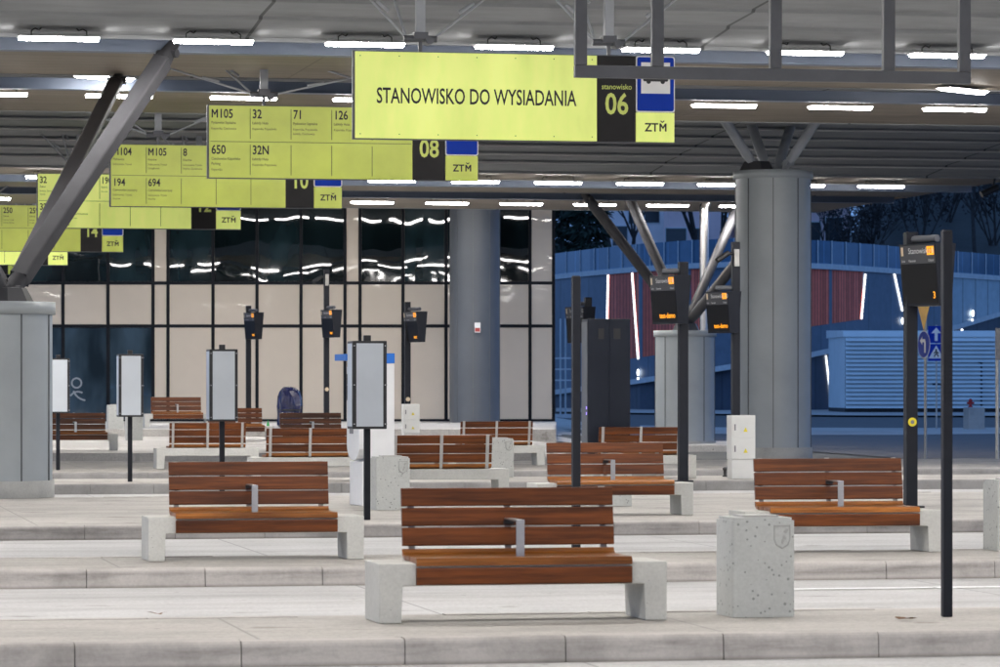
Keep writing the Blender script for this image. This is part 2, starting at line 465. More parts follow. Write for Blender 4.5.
# asphalt road and pavement strips outside the canopy, lit only by the sky
def edge_d(px): return lerp_tab([(560, 170), (640, 128), (720, 112), (812, 99), (900, 90), (1000, 82.5), (1200, 78)], px)
def warp_sheet(pxs, d0f, d1f, n, dz):
    m = MB(); k = len(pxs)
    for j in range(n + 1):
        for px in pxs:
            d = d0f(px) + (d1f(px) - d0f(px)) * j / n
            x, y = W(px, d); m.v.append((x, y, gz(px, d) + dz))
    for j in range(n):
        for i in range(k - 1):
            m.f.append((j * k + i, j * k + i + 1, (j + 1) * k + i + 1, (j + 1) * k + i)); m.smooth.append(True)
    return m
struct('asphalt_road', warp_sheet(fr(556, 1300, 31), edge_d, lambda p: 232, 14, .012), M['asphalt'])
struct('road_shoulder', warp_sheet(fr(640, 1300, 33), lambda p: edge_d(p) + lerp_tab([(640, 8), (820, 30), (1000, 48)], p), lambda p: edge_d(p) + lerp_tab([(640, 22), (820, 46), (1000, 62)], p), 5, .020), M['pave_blue'])
struct('sidewalk', warp_sheet(fr(556, 1300, 31), lambda p: lerp_tab([(556, 190), (845, 176), (1300, 172)], p), lambda p: 232, 5, .10), M['pave_blue'])
def worldstrip(x0, x1, y0, y1, z): return MB().quad((x0, y0, z), (x1, y0, z), (x1, y1, z), (x0, y1, z))

def platform(y0, y1, x0=X0, x1=X1, h=.17, kerbmat='kerb', stone=1.06, back_kerb=True, z0=0.0):
    "raised boarding platform: kerb stones in front and back, paving between"
    kw = .18
    top = MB().box(x0, x1, y0 + kw, y1 - (kw if back_kerb else 0), z0 - .05, z0 + h - .003)
    struct('platform', top, M['platform'])
    m = MB(); r = .035
    def stones(ya, yb, front):
        x = x0 + rng.uniform(0, stone)
        while x < x1:
            g = .007
            dy = rng.uniform(-.004, .004); dz = rng.uniform(-.004, .003)
            a, b = (ya, yb) if front else (yb, ya)
            s = 1 if front else -1
            pr = [(b, z0 - .05), (a + dy, z0 - .05), (a + dy + s * .012, z0 + h - r + dz)]
            for i in range(1, 4):
                t = R(90 * i / 3); pr.append((a + dy + s * (.012 + r - r * math.cos(t)), z0 + h - r + dz + r * math.sin(t)))
            pr.append((b, z0 + h + dz))
            if front: pr = pr[::-1]
            m.prism(pr, x + g / 2, x + stone - g / 2, 'x')
            x += stone
    stones(y0, y0 + kw, True)
    if back_kerb: stones(y1 - kw, y1, False)
    o = struct('kerb', m, M[kerbmat])
PZ = .17
S = CA
platform(23.3 * S, 25.85 * S)
platform(32.75 * S, 35.15 * S)
platform(43.1 * S, 54.3 * S)
platform(61.4 * S, 65.2 * S, kerbmat='kerb_far')
platform(69.5 * S, 79.5 * S, x1=58, kerbmat='kerb_far')
def cam_platform(px0, px1, d0, d1, ztop, thick=.3, name='platform'):
    m = MB()
    a, b, c, e = W(px0, d0), W(px1, d0), W(px1, d1), W(px0, d1)
    vs = [(*p, ztop - thick) for p in (a, b, c, e)] + [(*p, ztop) for p in (a, b, c, e)]
    m.add(vs, [(4, 5, 6, 7), (0, 1, 5, 4), (1, 2, 6, 5), (2, 3, 7, 6), (3, 0, 4, 7)])
    return struct(name, m, M['plaza'])
cam_platform(-120, 545, 84, 93.5, .245)
cam_platform(-140, 556, 103.5, 131, .57, .6, 'forecourt')
cam_platform(640, 735, 100, 108, .17, .3)

# white arrow painted on the lane, expansion joint, drain lines
def ground_poly(pts, z): return MB().poly([(*W(px, d), z) for px, d in pts])
def dpt(py, h): return h * F / (py - HY)
dA = dpt(592, ZC)
struct('lane_marking', MB().poly([(17.6 - 9.2, 30.55, .006), (12.6, 30.55, .006), (12.6, 30.75, .006), (8.4, 30.75, .006)]).poly([(12.6, 30.3, .006), (14.0, 30.66, .006), (12.6, 31.0, .006)]), M['paint_white'])
for k, (px, py, h, lab) in enumerate([(158, 615, ZC, 'curled brown dead leaf lying on the pale bus lane'), (905, 620.5, 1.62, 'small brown dead leaf on the platform near the thin black post')]):
    d = dpt(py, h); x, y = W(px, d)
    m = MB(); z = (ZC - h)
    pts = []
    for i in range(9):
        t = 2 * math.pi * i / 9; rr = .055 * (1 + .35 * math.sin(3 * t + k))
        pts.append((rr * 1.3 * math.cos(t), rr * math.sin(t), .006 + .02 * abs(math.cos(t + k))))
    m.add([(0, 0, .012)] + pts, [(0, i + 1, (i + 1) % 9 + 1) for i in range(9)])
    o = m.build('dead_leaf', M['leaf']); o.location = (x, y, z); tag(o, lab, 'leaf')

# ------------------------------------------------------------ benches
def make_bench():
    t = thing('platform_bench', '', 'bench', group='benches on the boarding platforms')
    L, D, T = 2.03, .58, .41
    m = MB(); lw = .155; th = .155
    prof = [(-L / 2, 0), (-L / 2 + lw, 0), (-L / 2 + lw + .008, T - th), (L / 2 - lw - .008, T - th), (L / 2 - lw, 0), (L / 2, 0), (L / 2, T), (-L / 2, T)]
    vs = [(x, -D / 2, z) for x, z in prof] + [(x, D / 2, z) for x, z in prof]; n = len(prof)
    fs = [(i, i + n, (i + 1) % n + n, (i + 1) % n) for i in range(n)]
    fr_ = [(0, 1, 2, 7), (2, 3, 6, 7), (3, 4, 5, 6)]
    fs += fr_ + [tuple(j + n for j in f[::-1]) for f in fr_]
    m.add(vs, fs).build('concrete_base', M['concrete'], t, .008)
    h = .76
    m = MB()
    # seat slats: top slats and the front apron
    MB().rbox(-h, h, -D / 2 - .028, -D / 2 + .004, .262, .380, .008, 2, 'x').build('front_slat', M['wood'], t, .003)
    prof = [(-D / 2 - .03, .392), (-D / 2 - .03, .425), (-D / 2 - .012, .447), (-.06, .447), (-.06, .415), (-D / 2 + .02, .408)]
    m.prism(prof[::-1], -h, h, 'x')
    m.rbox(-h, h, -.045, .10, .415, .447, .01, 2, 'x')
    prof = [(.115, .412), (.20, .422), (.245, .448), (.25, .485), (.228, .488), (.214, .466), (.185, .450), (.115, .444)]
    m.prism(prof, -h, h, 'x')
    m.build('seat', M['wood_seat_lit'], t, .004)
    m = MB()
    lean = R(9)
    for k in range(3):
        b = MB().rbox(-h, h, -.016, .016, .508 + k * .1395 - .53, .508 + k * .1395 + .1275 - .53, .008, 2, 'x')
        b.xf(Matrix.Translation((0, .232, .53)) @ Matrix.Rotation(-lean, 4, 'X')); m.add(b.v, b.f)
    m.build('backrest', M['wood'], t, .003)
    for x in (-.69, 0, .69):
        b = MB().box(x - .024, x + .024, .017, .027, -.13, .395)
        b.xf(Matrix.Translation((0, .232, .53)) @ Matrix.Rotation(-lean, 4, 'X'))
        b.box(x - .024, x + .024, -D / 2 + .01, .25, .4105, .416)
        b.build('support', M['steel_flat'], t, .002)
    m = MB().box(-.029, .029, -.165, -.150, .44, .70).box(-.029, .029, -.150, .245, .688, .70)
    arm = m.build('armrest', M['steel'], t, .003)
    MB().box(-.035, .035, .215, .238, .655, .686).build('bracket', M['black'], arm, .003)
    return t
# px centre, distance, turned, floor z, label
BENCH = [
 (515.5, 25.1, 0, PZ, 'nearest bench with red brown slats, standing on the front platform'),
 (252.5, 33.9, 0, PZ, 'wooden slat bench on the second platform, alone between two gaps, facing out'),
 (836, 35.45, 0, PZ, 'wooden slat bench behind the speckled concrete bin, second platform'),
 (610, 45.6, 0, PZ, 'wooden bench partly hidden by a thin black post, third platform'),
 (438, 53.3, 180, PZ, 'bench seen from behind, between square concrete bin and slim pale bin'),
 (308, 62.2, 180, PZ, 'bench seen from behind, just beside the white ticket machine'),
 (637, 64.0, 180, PZ, 'bench seen from behind next to the tall dark cabinet, mostly hidden'),
 (206, 71.6, 180, PZ, 'bench seen from behind, crossed by the post of a timetable box'),
 (494, 74.6, 180, PZ, 'bench seen from behind at the foot of the dark facade column'),
 (75, 87.5, 0, .245, 'bench facing out, half hidden by the wide grey column'),
 (177, 109, 0, .57, 'far bench on the forecourt before the lower windows'),
 (236, 100, 0, gz(236, 100), 'small far bench beside the green bottle, partly behind a timetable box'),
 (312, 88, 0, .245, 'bench in front of the blue wrapped machine, facing out'),
]
b0 = make_bench()
for i, (px, d, rot, z, lab) in enumerate(BENCH):
    x, y = W(px, d)
    o = b0 if i == 0 else dup(b0, (0, 0, 0))
    o.location = (x, y, z); o.rotation_euler = (0, 0, R(rot) + R(rng.uniform(-.5, .5))); o['label'] = lab

# ------------------------------------------------------------ concrete bins
def make_bin():
    t = thing('litter_bin', '', 'litter bin', group='concrete litter bins on the platforms')
    w = .2275; r = .03
    m = MB().rbox(-w, w, -w, w, 0, .68, .02, 3).rbox(-w + .012, w - .012, -w + .012, w - .012, .68, .70, r, 3)
    m.build('body', M['concrete_bin'], t, .006)
    m = MB()
    for k in range(1): m.rbox(-.13, .14, -.15, .15, .701, .715, .03, 3)
    m.build('lid', M['steel_flat'], t, .004)
    # shallow shield with a raised rim cast into the upper corner of the front
    m = MB(); cx, cz = .135, .565
    outer = [(-.062, .085), (.062, .085), (.062, -.02), (.045, -.06), (0, -.085), (-.045, -.06), (-.062, -.02)]
    k = .86
    n = len(outer)
    vs = [(cx + x, -w - .0005, cz + z) for x, z in outer] + [(cx + x * .96, -w - .006, cz + z * .96) for x, z in outer] + [(cx + x * k, -w - .006, cz + z * k) for x, z in outer] + [(cx + x * k, -w - .0005, cz + z * k) for x, z in outer]
    fs = []
    for q in range(3):
        for i in range(n): fs.append((q * n + i, q * n + (i + 1) % n, (q + 1) * n + (i + 1) % n, (q + 1) * n + i))
    m.add(vs, fs)
    for i in range(7):
        x, z = cx + rng.uniform(-.04, .04), cz + rng.uniform(-.05, .06)
        m.cbox((x, -w - .002, z), (rng.uniform(.01, .03), .006, rng.uniform(.01, .03)))
    m.build('shield_relief', M['plinth'], t)
    return t
BINS = [
 (755, 25.55, PZ, 'big speckled pale concrete bin with shield relief on the front platform'),
 (1012, 35.8, PZ, 'concrete bin cut off by the picture edge on the second platform'),
 (390, 47.6, PZ, 'square grey concrete bin at the foot of the white ticket machine'),
 (612, 49.2, PZ, 'concrete bin glimpsed under the seat of the third platform bench'),
 (499, 64.5, PZ, 'slim pale concrete bin at the end of a bench seen from behind'),
 (115, 105.2, .57, 'distant grey bin on the forecourt beside a timetable box'),
 (134, 100.5, gz(134, 100.5), 'distant pale bin behind the post of the timetable box'),
]
n0 = make_bin()
for i, (px, d, z, lab) in enumerate(BINS):
    o = n0 if i == 0 else dup(n0, (0, 0, 0))
    o.location = (*W(px, d), z); o['label'] = lab

# ------------------------------------------------------------ timetable boxes on posts
def make_board():
    t = thing('timetable_box', '', 'timetable box', group='timetable boxes on posts')
    MB().cbox((0, 0, 2.22 / 2), (.075, .075, 2.22)).build('post', M['anthracite'], t, .006)
    w = .21; z0, z1 = 1.11, 2.18
    b = MB().box(-w, w, -w, w, z0, z1)
    bx = b.build('case', M['black'], t, .008)
    for k in range(4):
        p = MB().box(-w + .045, w - .045, -w - .004, -w + .01, z0 + .03, z1 - .03)
        p.xf(Matrix.Rotation(R(90 * k), 4, 'Z')); p.build('panel', M['board_white'], bx, .002)
        q = MB()
        for sx in (-1, 1):
            for zz in (z0 + .06, (z0 + z1) / 2, z1 - .06): q.tube((sx * (w - .02), -w, zz), (sx * (w - .02), -w - .006, zz), .008, n=8)
        q.xf(Matrix.Rotation(R(90 * k), 4, 'Z')); q.build('screw', M['steel'], bx)
    MB().cbox((0, 0, 2.205), (.085, .085, .09)).build('post_cap', M['black'], t, .006)
    return t
m0 = make_board()
for i, (px, d, z, lab) in enumerate([
 (367, 43.9, PZ, 'largest pale timetable box, in front of the white ticket machine'),
 (222, 53.6, PZ, 'pale timetable box rising above the second platform bench'),
 (130, 61.6, PZ, 'pale timetable box on a scuffed post, two from the wide column'),
 (58, 70.2, PZ, 'pale timetable box half hidden by the wide grey column')]):
    o = m0 if i == 0 else dup(m0, (0, 0, 0))
    o.location = (*W(px, d), z); o['label'] = lab

# ------------------------------------------------------------ plain posts on rows one and two
for px, d, top, w, lab in [(946.7, 25.4, 2.89, .068, 'thin black square post standing on the front platform'),
                           (576, 33.9, 2.83, .075, 'thin black square post rising behind the nearest bench')]:
    t = thing('black_post', lab, 'post', (*W(px, d), PZ), 0, 'plain black posts')
    MB().cbox((0, 0, (top - PZ) / 2), (w, w, top - PZ)).build('shaft', M['anthracite'], t, .006)
    MB().cbox((0, 0, top - PZ + .004), (w - .012, w - .012, .006)).build('end_cap', M['black'], t)

# ------------------------------------------------------------ departure displays
def make_display(px, d, z, phi, ox, oy, label, bay, msg, pole_top=3.70, small=False, cctv=False, label_tile='10', lit=True, badge=0):
    t = thing('departure_display', label, 'departure display', (*W(px, d), z), 0, 'departure displays on posts')
    MB().cbox((0, 0, pole_top / 2), (.155, .155, pole_top)).build('post', M['anthracite'], t, .008)
    MB().cbox((0, 0, .012), (.3, .3, .024)).build('foot_plate', M['anthracite'], t, .004)
    # case: local frame, screen faces local -y
    w = .40; z0, z1 = 2.70, 3.53
    rot = Matrix.Translation((ox, oy, 0)) @ Matrix.Rotation(-A - phi, 4, 'Z')
    yb = .17
    prof = [(-yb + .07, z0), (-yb, z1), (yb, z1), (yb - .07, z0)]        # (y,z)
    c = MB().prism(prof[::-1], -w, w, 'x').xf(rot).build('case', M['anthracite'], t, .01)
    def onface(mb, dy):
        # map (x, dy, z in 0..1) of the tilted front face
        vs = []
        for (x, y, zz) in mb.v:
            f = (zz - z0) / (z1 - z0); vs.append((x, -yb + .07 * (1 - f) - dy + y, zz))
        mb.v = vs; return mb.xf(rot)
    for sgn in (1, -1):
        flip = Matrix.Identity(4) if sgn == 1 else Matrix.Rotation(math.pi, 4, 'Z')
        def face(mb, dy):
            vs = []
            for (x, y, zz) in mb.v:
                f = (zz - z0) / (z1 - z0); vs.append((x, -yb + .07 * (1 - f) - dy + y, zz))
            mb.v = vs; return mb.xf(rot @ flip)
        b = face(MB().quad((-w + .02, 0, z0 + .04), (w - .02, 0, z0 + .04), (w - .02, 0, 3.26), (-w + .02, 0, 3.26)), .004).build('screen', M['screen'], t)
        h = face(MB().quad((-w + .02, 0, 3.265), (w - .02, 0, 3.265), (w - .02, 0, z1 - .02), (-w + .02, 0, z1 - .02)), .004).build('header', M['header'], t)
        face(MB().text('Stanowisko ' + bay, -.20, 3.40, .075, 0, .95), .007).build('lettering', M['led_white'], h)
        face(MB().text('Linia', -w + .04, 3.29, .032, 0, .9).text('Kierunek', -.2, 3.29, .032, 0, .9).text('Odjazd', w - .17, 3.29, .032, 0, .9), .007).build('column_heads', M['led_white'], h)
        face(MB().quad((-w + .04, 0, 3.375), (-w + .09, 0, 3.375), (-w + .09, 0, 3.49), (-w + .04, 0, 3.49)), .006).build('stop_emblem', M['emblem'], h)
        if not lit: continue
        face(MB().quad((w - .19, 0, 3.375), (w - .035, 0, 3.375), (w - .035, 0, 3.49), (w - .19, 0, 3.49)), .006).build('orange_tile', M['led'], h)
        face(MB().text(label_tile, w - .175, 3.40, .07, 0, .9), .009).build('tile_number', M['text'], h)
        if msg:
            face(MB().text(msg, w - .06, z0 + .10, .085, 0, .95, 'r', .02), .008).build('message', M['led'], b)
    # arm above the case
    pm = MB().tube((0, 0, 3.60), (ox * 1.6, oy * 1.6, 3.60), .05, n=8)
    pm.build('arm', M['grey_steel'], t)
    if badge: MB().tube((0, -.08, 1.15), (0, -.084, 1.15), .06, n=16).build('round_sticker', M['warn' if badge == 1 else 'emblem'], t)
    if badge == 1: MB().tube((0, -.085, 1.15), (0, -.088, 1.15), .026, n=12).build('sticker_symbol', M['grey_mid'], t)
    if cctv:
        k = MB().cbox((.0, -.10, pole_top - .32), (.10, .06, .34))
        k.build('junction_box', M['steel_flat'], t, .006)
        cam = MB().tube((-.05, -.05, pole_top - .22), (-.16, -.06, pole_top - .24), .03, n=8).tube((-.16, -.06, pole_top - .22), (-.42, -.14, pole_top - .38), .055, n=10)
        cam.build('camera_head', M['black'], t)
    return t
make_display(910.5, 48.4, PZ, R(60), .13, -.32, 'largest dark departure display, behind the thin black post on the front platform', '6', '3', 3.70, badge=1)
make_display(683, 61.6, PZ, R(60), -.20, .10, 'dark departure display with orange message before the splayed struts', '8', 'test-demo', 3.76)
make_display(735.5, 72, PZ, R(60), -.22, .12, 'dark departure display with camera beside the tall column', '10', 'test-demo', 4.52, cctv=True)
make_display(588, 83, gz(588, 83) + .1, R(60), -.16, .1, 'dark departure display peeping over the tall dark cabinet', '12', '', 3.75, lit=False)
make_display(407.5, 98, gz(407, 98) + .06, R(62), .16, -.30, 'far departure display above the small white cabinet', '14', 'test', 3.8, badge=2)
make_display(326.5, 108, .57, R(62), .10, -.30, 'far departure display with camera above the blue wrapped machine', '16', 'test', 4.75, cctv=True, badge=2)
make_display(248.5, 112, .57, R(62), .12, -.30, 'far departure display nearest the lower windows', '18', 'test', 3.75)

# ------------------------------------------------------------ ticket machine
t = thing('ticket_machine', 'white ticket machine with blue top behind the largest timetable box', 'ticket machine', (*W(371, 49.4), PZ), -A - R(73))
w, dp = .36, .235
MB().box(-w, w, -dp + .10, dp, .0, 1.94).build('body', M['ticket_white'], t, .01)
MB().box(-w - .004, w + .004, -dp + .096, dp + .004, 1.943, 2.08).build('top_band', M['ticket_blue'], t, .006)
MB().box(-w + .05, w - .05, -dp - .20, -dp + .094, 1.98, 2.07).build('visor', M['ticket_blue'], t, .006)
MB().box(-w + .03, w - .03, -dp + .02, -dp + .098, .0, .60).build('pedestal', M['ticket_white'], t, .008)
f = MB().prism([(.62 + .22 * (1 - math.sin(math.pi * i / 10)), (w - .02) * math.cos(math.pi * i / 10)) for i in range(11)] + [(1.90, -w + .02), (1.90, w - .02)], -dp - .02, -dp + .098, 'y')
fp = f.build('front_panel', M['ticket_white'], t, .012)
MB().box(-.16, .02, -dp - .03, -dp - .021, .98, 1.12).build('ticket_slot', M['grey_mid'], fp, .004)
MB().box(.02, .10, -dp - .05, -dp - .021, 1.14, 1.42).build('card_reader', M['grey_mid'], fp, .004)
MB().box(-w + .05, w - .05, -dp - .03, -dp - .021, 1.44, 1.80).build('screen', M['screen'], fp, .004)

# ------------------------------------------------------------ white electrical cabinets
def make_cabinet():
    t = thing('electrical_cabinet', '', 'electrical cabinet', group='white electrical cabinets')
    w = .21
    MB().box(-w, w, -.16, .16, 0, .34).build('base', M['cab_white'], t, .005)
    MB().box(-w - .006, w + .006, -.168, .168, .344, 1.12).build('body', M['cab_white'], t, .006)
    for z0, z1 in ((.36, .715), (.73, 1.10)):
        dr = MB().box(-w + .012, w - .012, -.176, -.169, z0, z1).build('door', M['cab_white'], t, .003)
        MB().box(-w + .04, -w + .065, -.186, -.177, (z0 + z1) / 2 - .06, (z0 + z1) / 2 + .05).build('handle', M['grey_mid'], dr, .003)
        MB().poly([(-.005, -.178, z0 + .10), (.075, -.178, z0 + .10), (.035, -.178, z0 + .18)]).build('warning_sign', M['warn'], dr)
    return t
c0 = make_cabinet()
c0.location = (*W(741, 63.6), PZ); c0['label'] = 'white two door electrical cabinet at the foot of the tall column'
dup(c0, (*W(410.5, 95), .22), 0, 'small distant white electrical cabinet under a far departure display')
# ------------------------------------------------------------ tall dark cabinet
t = thing('dark_cabinet', 'tall dark navy double door cabinet with two vents', 'cabinet', (*W(606, 64.2), PZ), 0)
w = .385; H_ = 2.83
MB().box(-w, w, -.25, .25, 0, H_).build('body', M['cabinet'], t, .01)
for sx in (-1, 1):
    x0, x1 = (-w + .01, -.004) if sx < 0 else (.004, w - .01)
    d_ = MB().box(x0, x1, -.262, -.252, .05, H_ - .02).build('door', M['cabinet'], t, .004)
    MB().box(sx * .15 - .07 - (0 if sx > 0 else -.02), sx * .15 + .05, -.268, -.263, H_ - .36, H_ - .17).build('vent', M['black'], d_)
MB().box(-w - .012, -w - .002, -.22, .22, .1, H_ - .05).build('side_panel', M['grey_steel'], t)
m = MB()
for zz in (1.15, 1.25): m.cbox((-w - .016, -.19, zz), (.01, .025, .05))
m.build('indicator_light', emit('violet_indicator', (.35, .25, 1), 2.0), t)

# ------------------------------------------------------------ columns and struts
def column(px, d, zb, ztop, r, mat, label, plinth=.25, cap=True, struts=(), seams=9, square=False):
    x, y = W(px, d)
    t = thing('canopy_column', label, 'column', (x, y, zb))
    hh = ztop - zb
    MB().lathe([(r, plinth - .02), (r, hh)], 48).build('shaft', M[mat], t)
    m = MB()
    for i in range(seams):
        a_ = R(-90 + 11.5 + 13 + i * 360 / seams)
        c, s_ = math.cos(a_), math.sin(a_)
        b = MB().box(r - .004, r + .014, -.010, .010, plinth, hh - .18).xf(Matrix.Rotation(a_, 4, 'Z')); m.add(b.v, b.f)
    m.build('seam_strip', M['seam'], t)
    if cap:
        MB().lathe([(r + .002, hh - .17), (r + .045, hh - .17), (r + .045, hh + .01), (.01, hh + .01)], 48).build('cap_ring', M[mat], t)
    if plinth: MB().lathe([(r + .03, 0), (r + .03, plinth), (r - .02, plinth)], 48).build('plinth', M['plinth'], t)
    base = Vector((x, y, zb))
    for k, (p, q, rr, mt) in enumerate(struts):
        p = Vector(p) - base; q = Vector(q) - base; dv = (q - p).normalized()
        b = MB().tube(p + dv * .45, q - dv * .45, rr * 1.25, n=4, rot=R(62), smooth=False) if square else MB().tube(p + dv * .45, q - dv * .45, rr, n=16)
        so = b.build('strut', M[mt], t, .03 if square else 0)
        e = MB().tube(p, p + dv * .45, rr * .55, rr * .98, n=12).tube(q - dv * .45, q, rr * .98, rr * .6, n=12)
        sd = dv.cross(Vector((0, 0, 1))).normalized()
        e.tube(p + dv * .2 - sd * rr * 1.2, p + dv * .2 + sd * rr * 1.2, .07, n=10).tube(q - dv * .25 - sd * rr * 1.2, q - dv * .25 + sd * rr * 1.2, .07, n=10)
        e.build('pin_joint', M[mt], so)
    if struts:
        p = Vector(struts[0][0]) - base
        MB().lathe([(.42, hh), (.30, hh + .22), (.05, hh + .24)], 8, (p.x, p.y), False).build('node_block', M['strut_dark'], t)
    return t
N1 = P(6, 299, 53)
column(-7, 53, PZ, Zat(303, 53), .87, 'column', 'wide squat grey column cut off by the picture edge', square=True, struts=[
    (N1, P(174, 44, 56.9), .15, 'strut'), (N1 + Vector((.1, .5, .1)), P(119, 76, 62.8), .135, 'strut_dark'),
    (N1, P(-150, 60, 50), .15, 'strut'), (N1, P(-120, 80, 60), .15, 'strut')])
N2 = P(768, 173, 82)
column(773, 82, PZ, Zat(172, 82), .865, 'column', 'tallest round grey column with four short struts at its top', struts=[
    (P(757, 170, 81.8), P(712, 100, 80.5), .115, 'post_light'), (P(767, 170, 82), P(743, 100, 84), .115, 'post_light'),
    (P(777, 170, 82), P(799, 100, 85), .115, 'post_light'), (P(784, 170, 81.8), P(830, 100, 81), .115, 'post_light')])
N3 = P(686, 326, 104)
column(685, 104, .0, Zat(331, 104), .865, 'column', 'low round grey column carrying long splayed struts', plinth=.24, struts=[
    (N3, P(583, 192, 102), .15, 'strut'), (N3, P(625, 188, 105.5), .15, 'strut'),
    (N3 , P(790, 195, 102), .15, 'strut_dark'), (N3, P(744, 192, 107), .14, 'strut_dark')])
column(475, 124, .57, 8.0, .865, 'column_dark', 'dark grey facade column before the station building', plinth=0.0, cap=False)
o = MB().box(-.10, .10, -.012, 0, 0, .34).build('notice_plate', M['white']); x, y = W(477.5, 123.05)
o.location = (x, y, Zat(332.5, 123)); o.rotation_euler = (0, 0, -A); tag(o, 'small white and red notice on the dark facade column', 'notice')
MB().box(-.085, .085, -.016, -.0125, .03, .16).build('red_field', flat('notice_red', (.4, .05, .04), .5), o)
# galvanised rainwater pipe beside the low column
t = thing('rainwater_pipe', 'shiny galvanised rainwater pipe with a kink below the canopy', 'pipe', (*W(706, 106.5), 0))
b0_ = Vector(t.location)
m = MB().path([P(709, 186, 106.5) - b0_, P(709, 198, 106.5) - b0_, P(704.5, 209, 106.5) - b0_, P(704.5, 439, 106.5) - b0_], .125, 14)
m.build('pipe', M['chrome'], t)
for py in (214, 226, 258): MB().tube(P(704.5, py, 106.5) - b0_, P(704.5, py + .8, 106.5) - b0_, .14, n=14).build('pipe_collar', M['chrome'], t)
m = MB().path([P(701, 186, 106.9) - b0_, P(701, 438, 106.9) - b0_], .045, 10); m.build('thin_pipe', M['strut'], t)

# ------------------------------------------------------------ canopy
CX0, CX1 = -20.0, 32.0
can = thing('station_canopy', 'long grey and brown station canopy with stepped soffits over the platforms', 'canopy', (0, 0, 0))
def Y(s): return s * CA
def hz(h): return ZC + h
VAULT = [(0, 5.43), (1.6, 5.60), (3.1, 5.71), (4.6, 5.82), (6.2, 5.94), (7.9, 6.05), (9.7, 6.15), (11.8, 6.23), (14.2, 6.28), (17.2, 6.31)]
def vault(s_end):
    pts = []
    for i, (ds, h) in enumerate(VAULT):
        if i: pts.append((Y(s_end - ds + .05), hz(h - .045)))
        pts.append((Y(s_end - ds), hz(h - (.0 if i == 0 else .0))))
    m = MB().strip(pts, CX0, CX1)
    m.strip([(Y(s_end), hz(5.43)), (Y(s_end), hz(5.37)), (Y(s_end + .08), hz(5.37)), (Y(s_end + .08), hz(5.6))], CX0, CX1)
    m.build('vault_panel', M['vault'], can)
    for i, (ds, h) in enumerate(VAULT[1:8] if s_end > 80 else []):
        MB().box(CX0, CX1, Y(s_end - ds) - .03, Y(s_end - ds) + .045, hz(h - .085), hz(h - .047)).build('lit_edge_strip', M['joint'], can)  # pale strips added to draw the lit panel edges of the far vault
def soffit(s0, s1, h, t=.10):
    MB().box(CX0, CX1, Y(s0), Y(s1), hz(h), hz(h + t)).build('soffit', M['soffit'], can)
    MB().box(CX0, CX1, Y(s1) + .003, Y(s1) + .06, hz(h - .02), hz(h + .32)).build('fascia', M['vault'], can)
def beam(s, h0, h1, w=.3):
    m = MB().box(CX0, CX1, Y(s), Y(s) + w, hz(h0), hz(h0) + .025).box(CX0, CX1, Y(s), Y(s) + w, hz(h1) - .025, hz(h1)).box(CX0, CX1, Y(s) + .02, Y(s) + .05, hz(h0) + .025, hz(h1) - .025)
    m.build('beam', M['beam'], can)
for off in (0.0, -37.6, -75.2):
    vault(56.7 + off); beam(58 + off, 5.29, 5.50); soffit(58.4 + off, 64.3 + off, 5.45)
    beam(66 + off, 5.33, 5.53); soffit(66.4 + off, 72.9 + off, 5.45)
vault(90.3)
soffit(90.5, 94.6, 5.45); beam(95, 5.28, 5.47); soffit(95.5, 100.6, 5.45); beam(102, 5.33, 5.53); soffit(102.4, 110.2, 5.45)
# closed deck above everything
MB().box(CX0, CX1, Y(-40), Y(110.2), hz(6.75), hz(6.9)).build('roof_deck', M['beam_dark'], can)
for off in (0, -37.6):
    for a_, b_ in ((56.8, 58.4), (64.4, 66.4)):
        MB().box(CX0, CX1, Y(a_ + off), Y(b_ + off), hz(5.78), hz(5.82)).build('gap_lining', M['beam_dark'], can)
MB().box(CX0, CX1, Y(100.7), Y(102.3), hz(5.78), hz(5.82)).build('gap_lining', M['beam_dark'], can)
# side fascia closing the canopy end
MB().box(CX1 + .003, CX1 + .08, Y(-40), Y(110.2), hz(5.44), hz(6.9)).build('end_fascia', M['soffit'], can)

# ------------------------------------------------------------ linear lamps
def make_lamp():
    t = thing('linear_lamp', '', 'lamp')
    MB().prism([(-.15, 0), (-.05, -.046), (.05, -.046), (.15, 0)], -.60, .60, 'x').build('diffuser', M['lamp'], t)
    MB().box(-.615, .615, -.20, .20, .001, .012).build('housing', M['lamp_housing'], t)
    for sx in (-1, 1):
        m = MB().path([(sx * .42, 0, .03), (sx * .42, 0, .10), (sx * .36, 0, .14), (sx * .30, 0, .11), (sx * .27, .02, .15)], .010, 6)
        m.build('hanger_wire', M['wire'], t)
    return t
l0 = make_lamp(); first = [True]
def lamp(x, y, z, rz, lab, grp):
    if first[0]:
        o = l0; first[0] = False
    else: o = dup(l0, (0, 0, 0))
    o.location = (x, y, z); o.rotation_euler = (0, 0, rz); o['label'] = lab; o['group'] = grp
ROWS = [(56.2, 365, 2.36, 'white tube lamp of the nearest lit row under the canopy', 'tube lamps of the nearest row'),
        (67.07, 724, 2.28, 'white tube lamp of the second lit row, under the brown soffit', 'tube lamps of the second row'),
        (93.3, 558, 2.19, 'white tube lamp of the third lit row, beyond the ribbed vault', 'tube lamps of the third row'),
        (104.3, 447, 2.19, 'white tube lamp of the farthest lit row by the canopy edge', 'tube lamps of the farthest row'),
        (43.5, 500, 2.36, 'added unseen tube lamp of the row above the empty sign frame', 'added tube lamps above the empty frame'),  # unseen row added under the high vault to brighten the floor
        (18.9, 500, 2.36, 'white tube lamp of the row overhead near the viewer', 'tube lamps overhead'),
        (29.7, 500, 2.36, 'white tube lamp of the row above the first lane', 'tube lamps above the first lane'),
        (-7.5, 500, 2.36, 'white tube lamp of the row behind the viewer', 'tube lamps behind the viewer')]
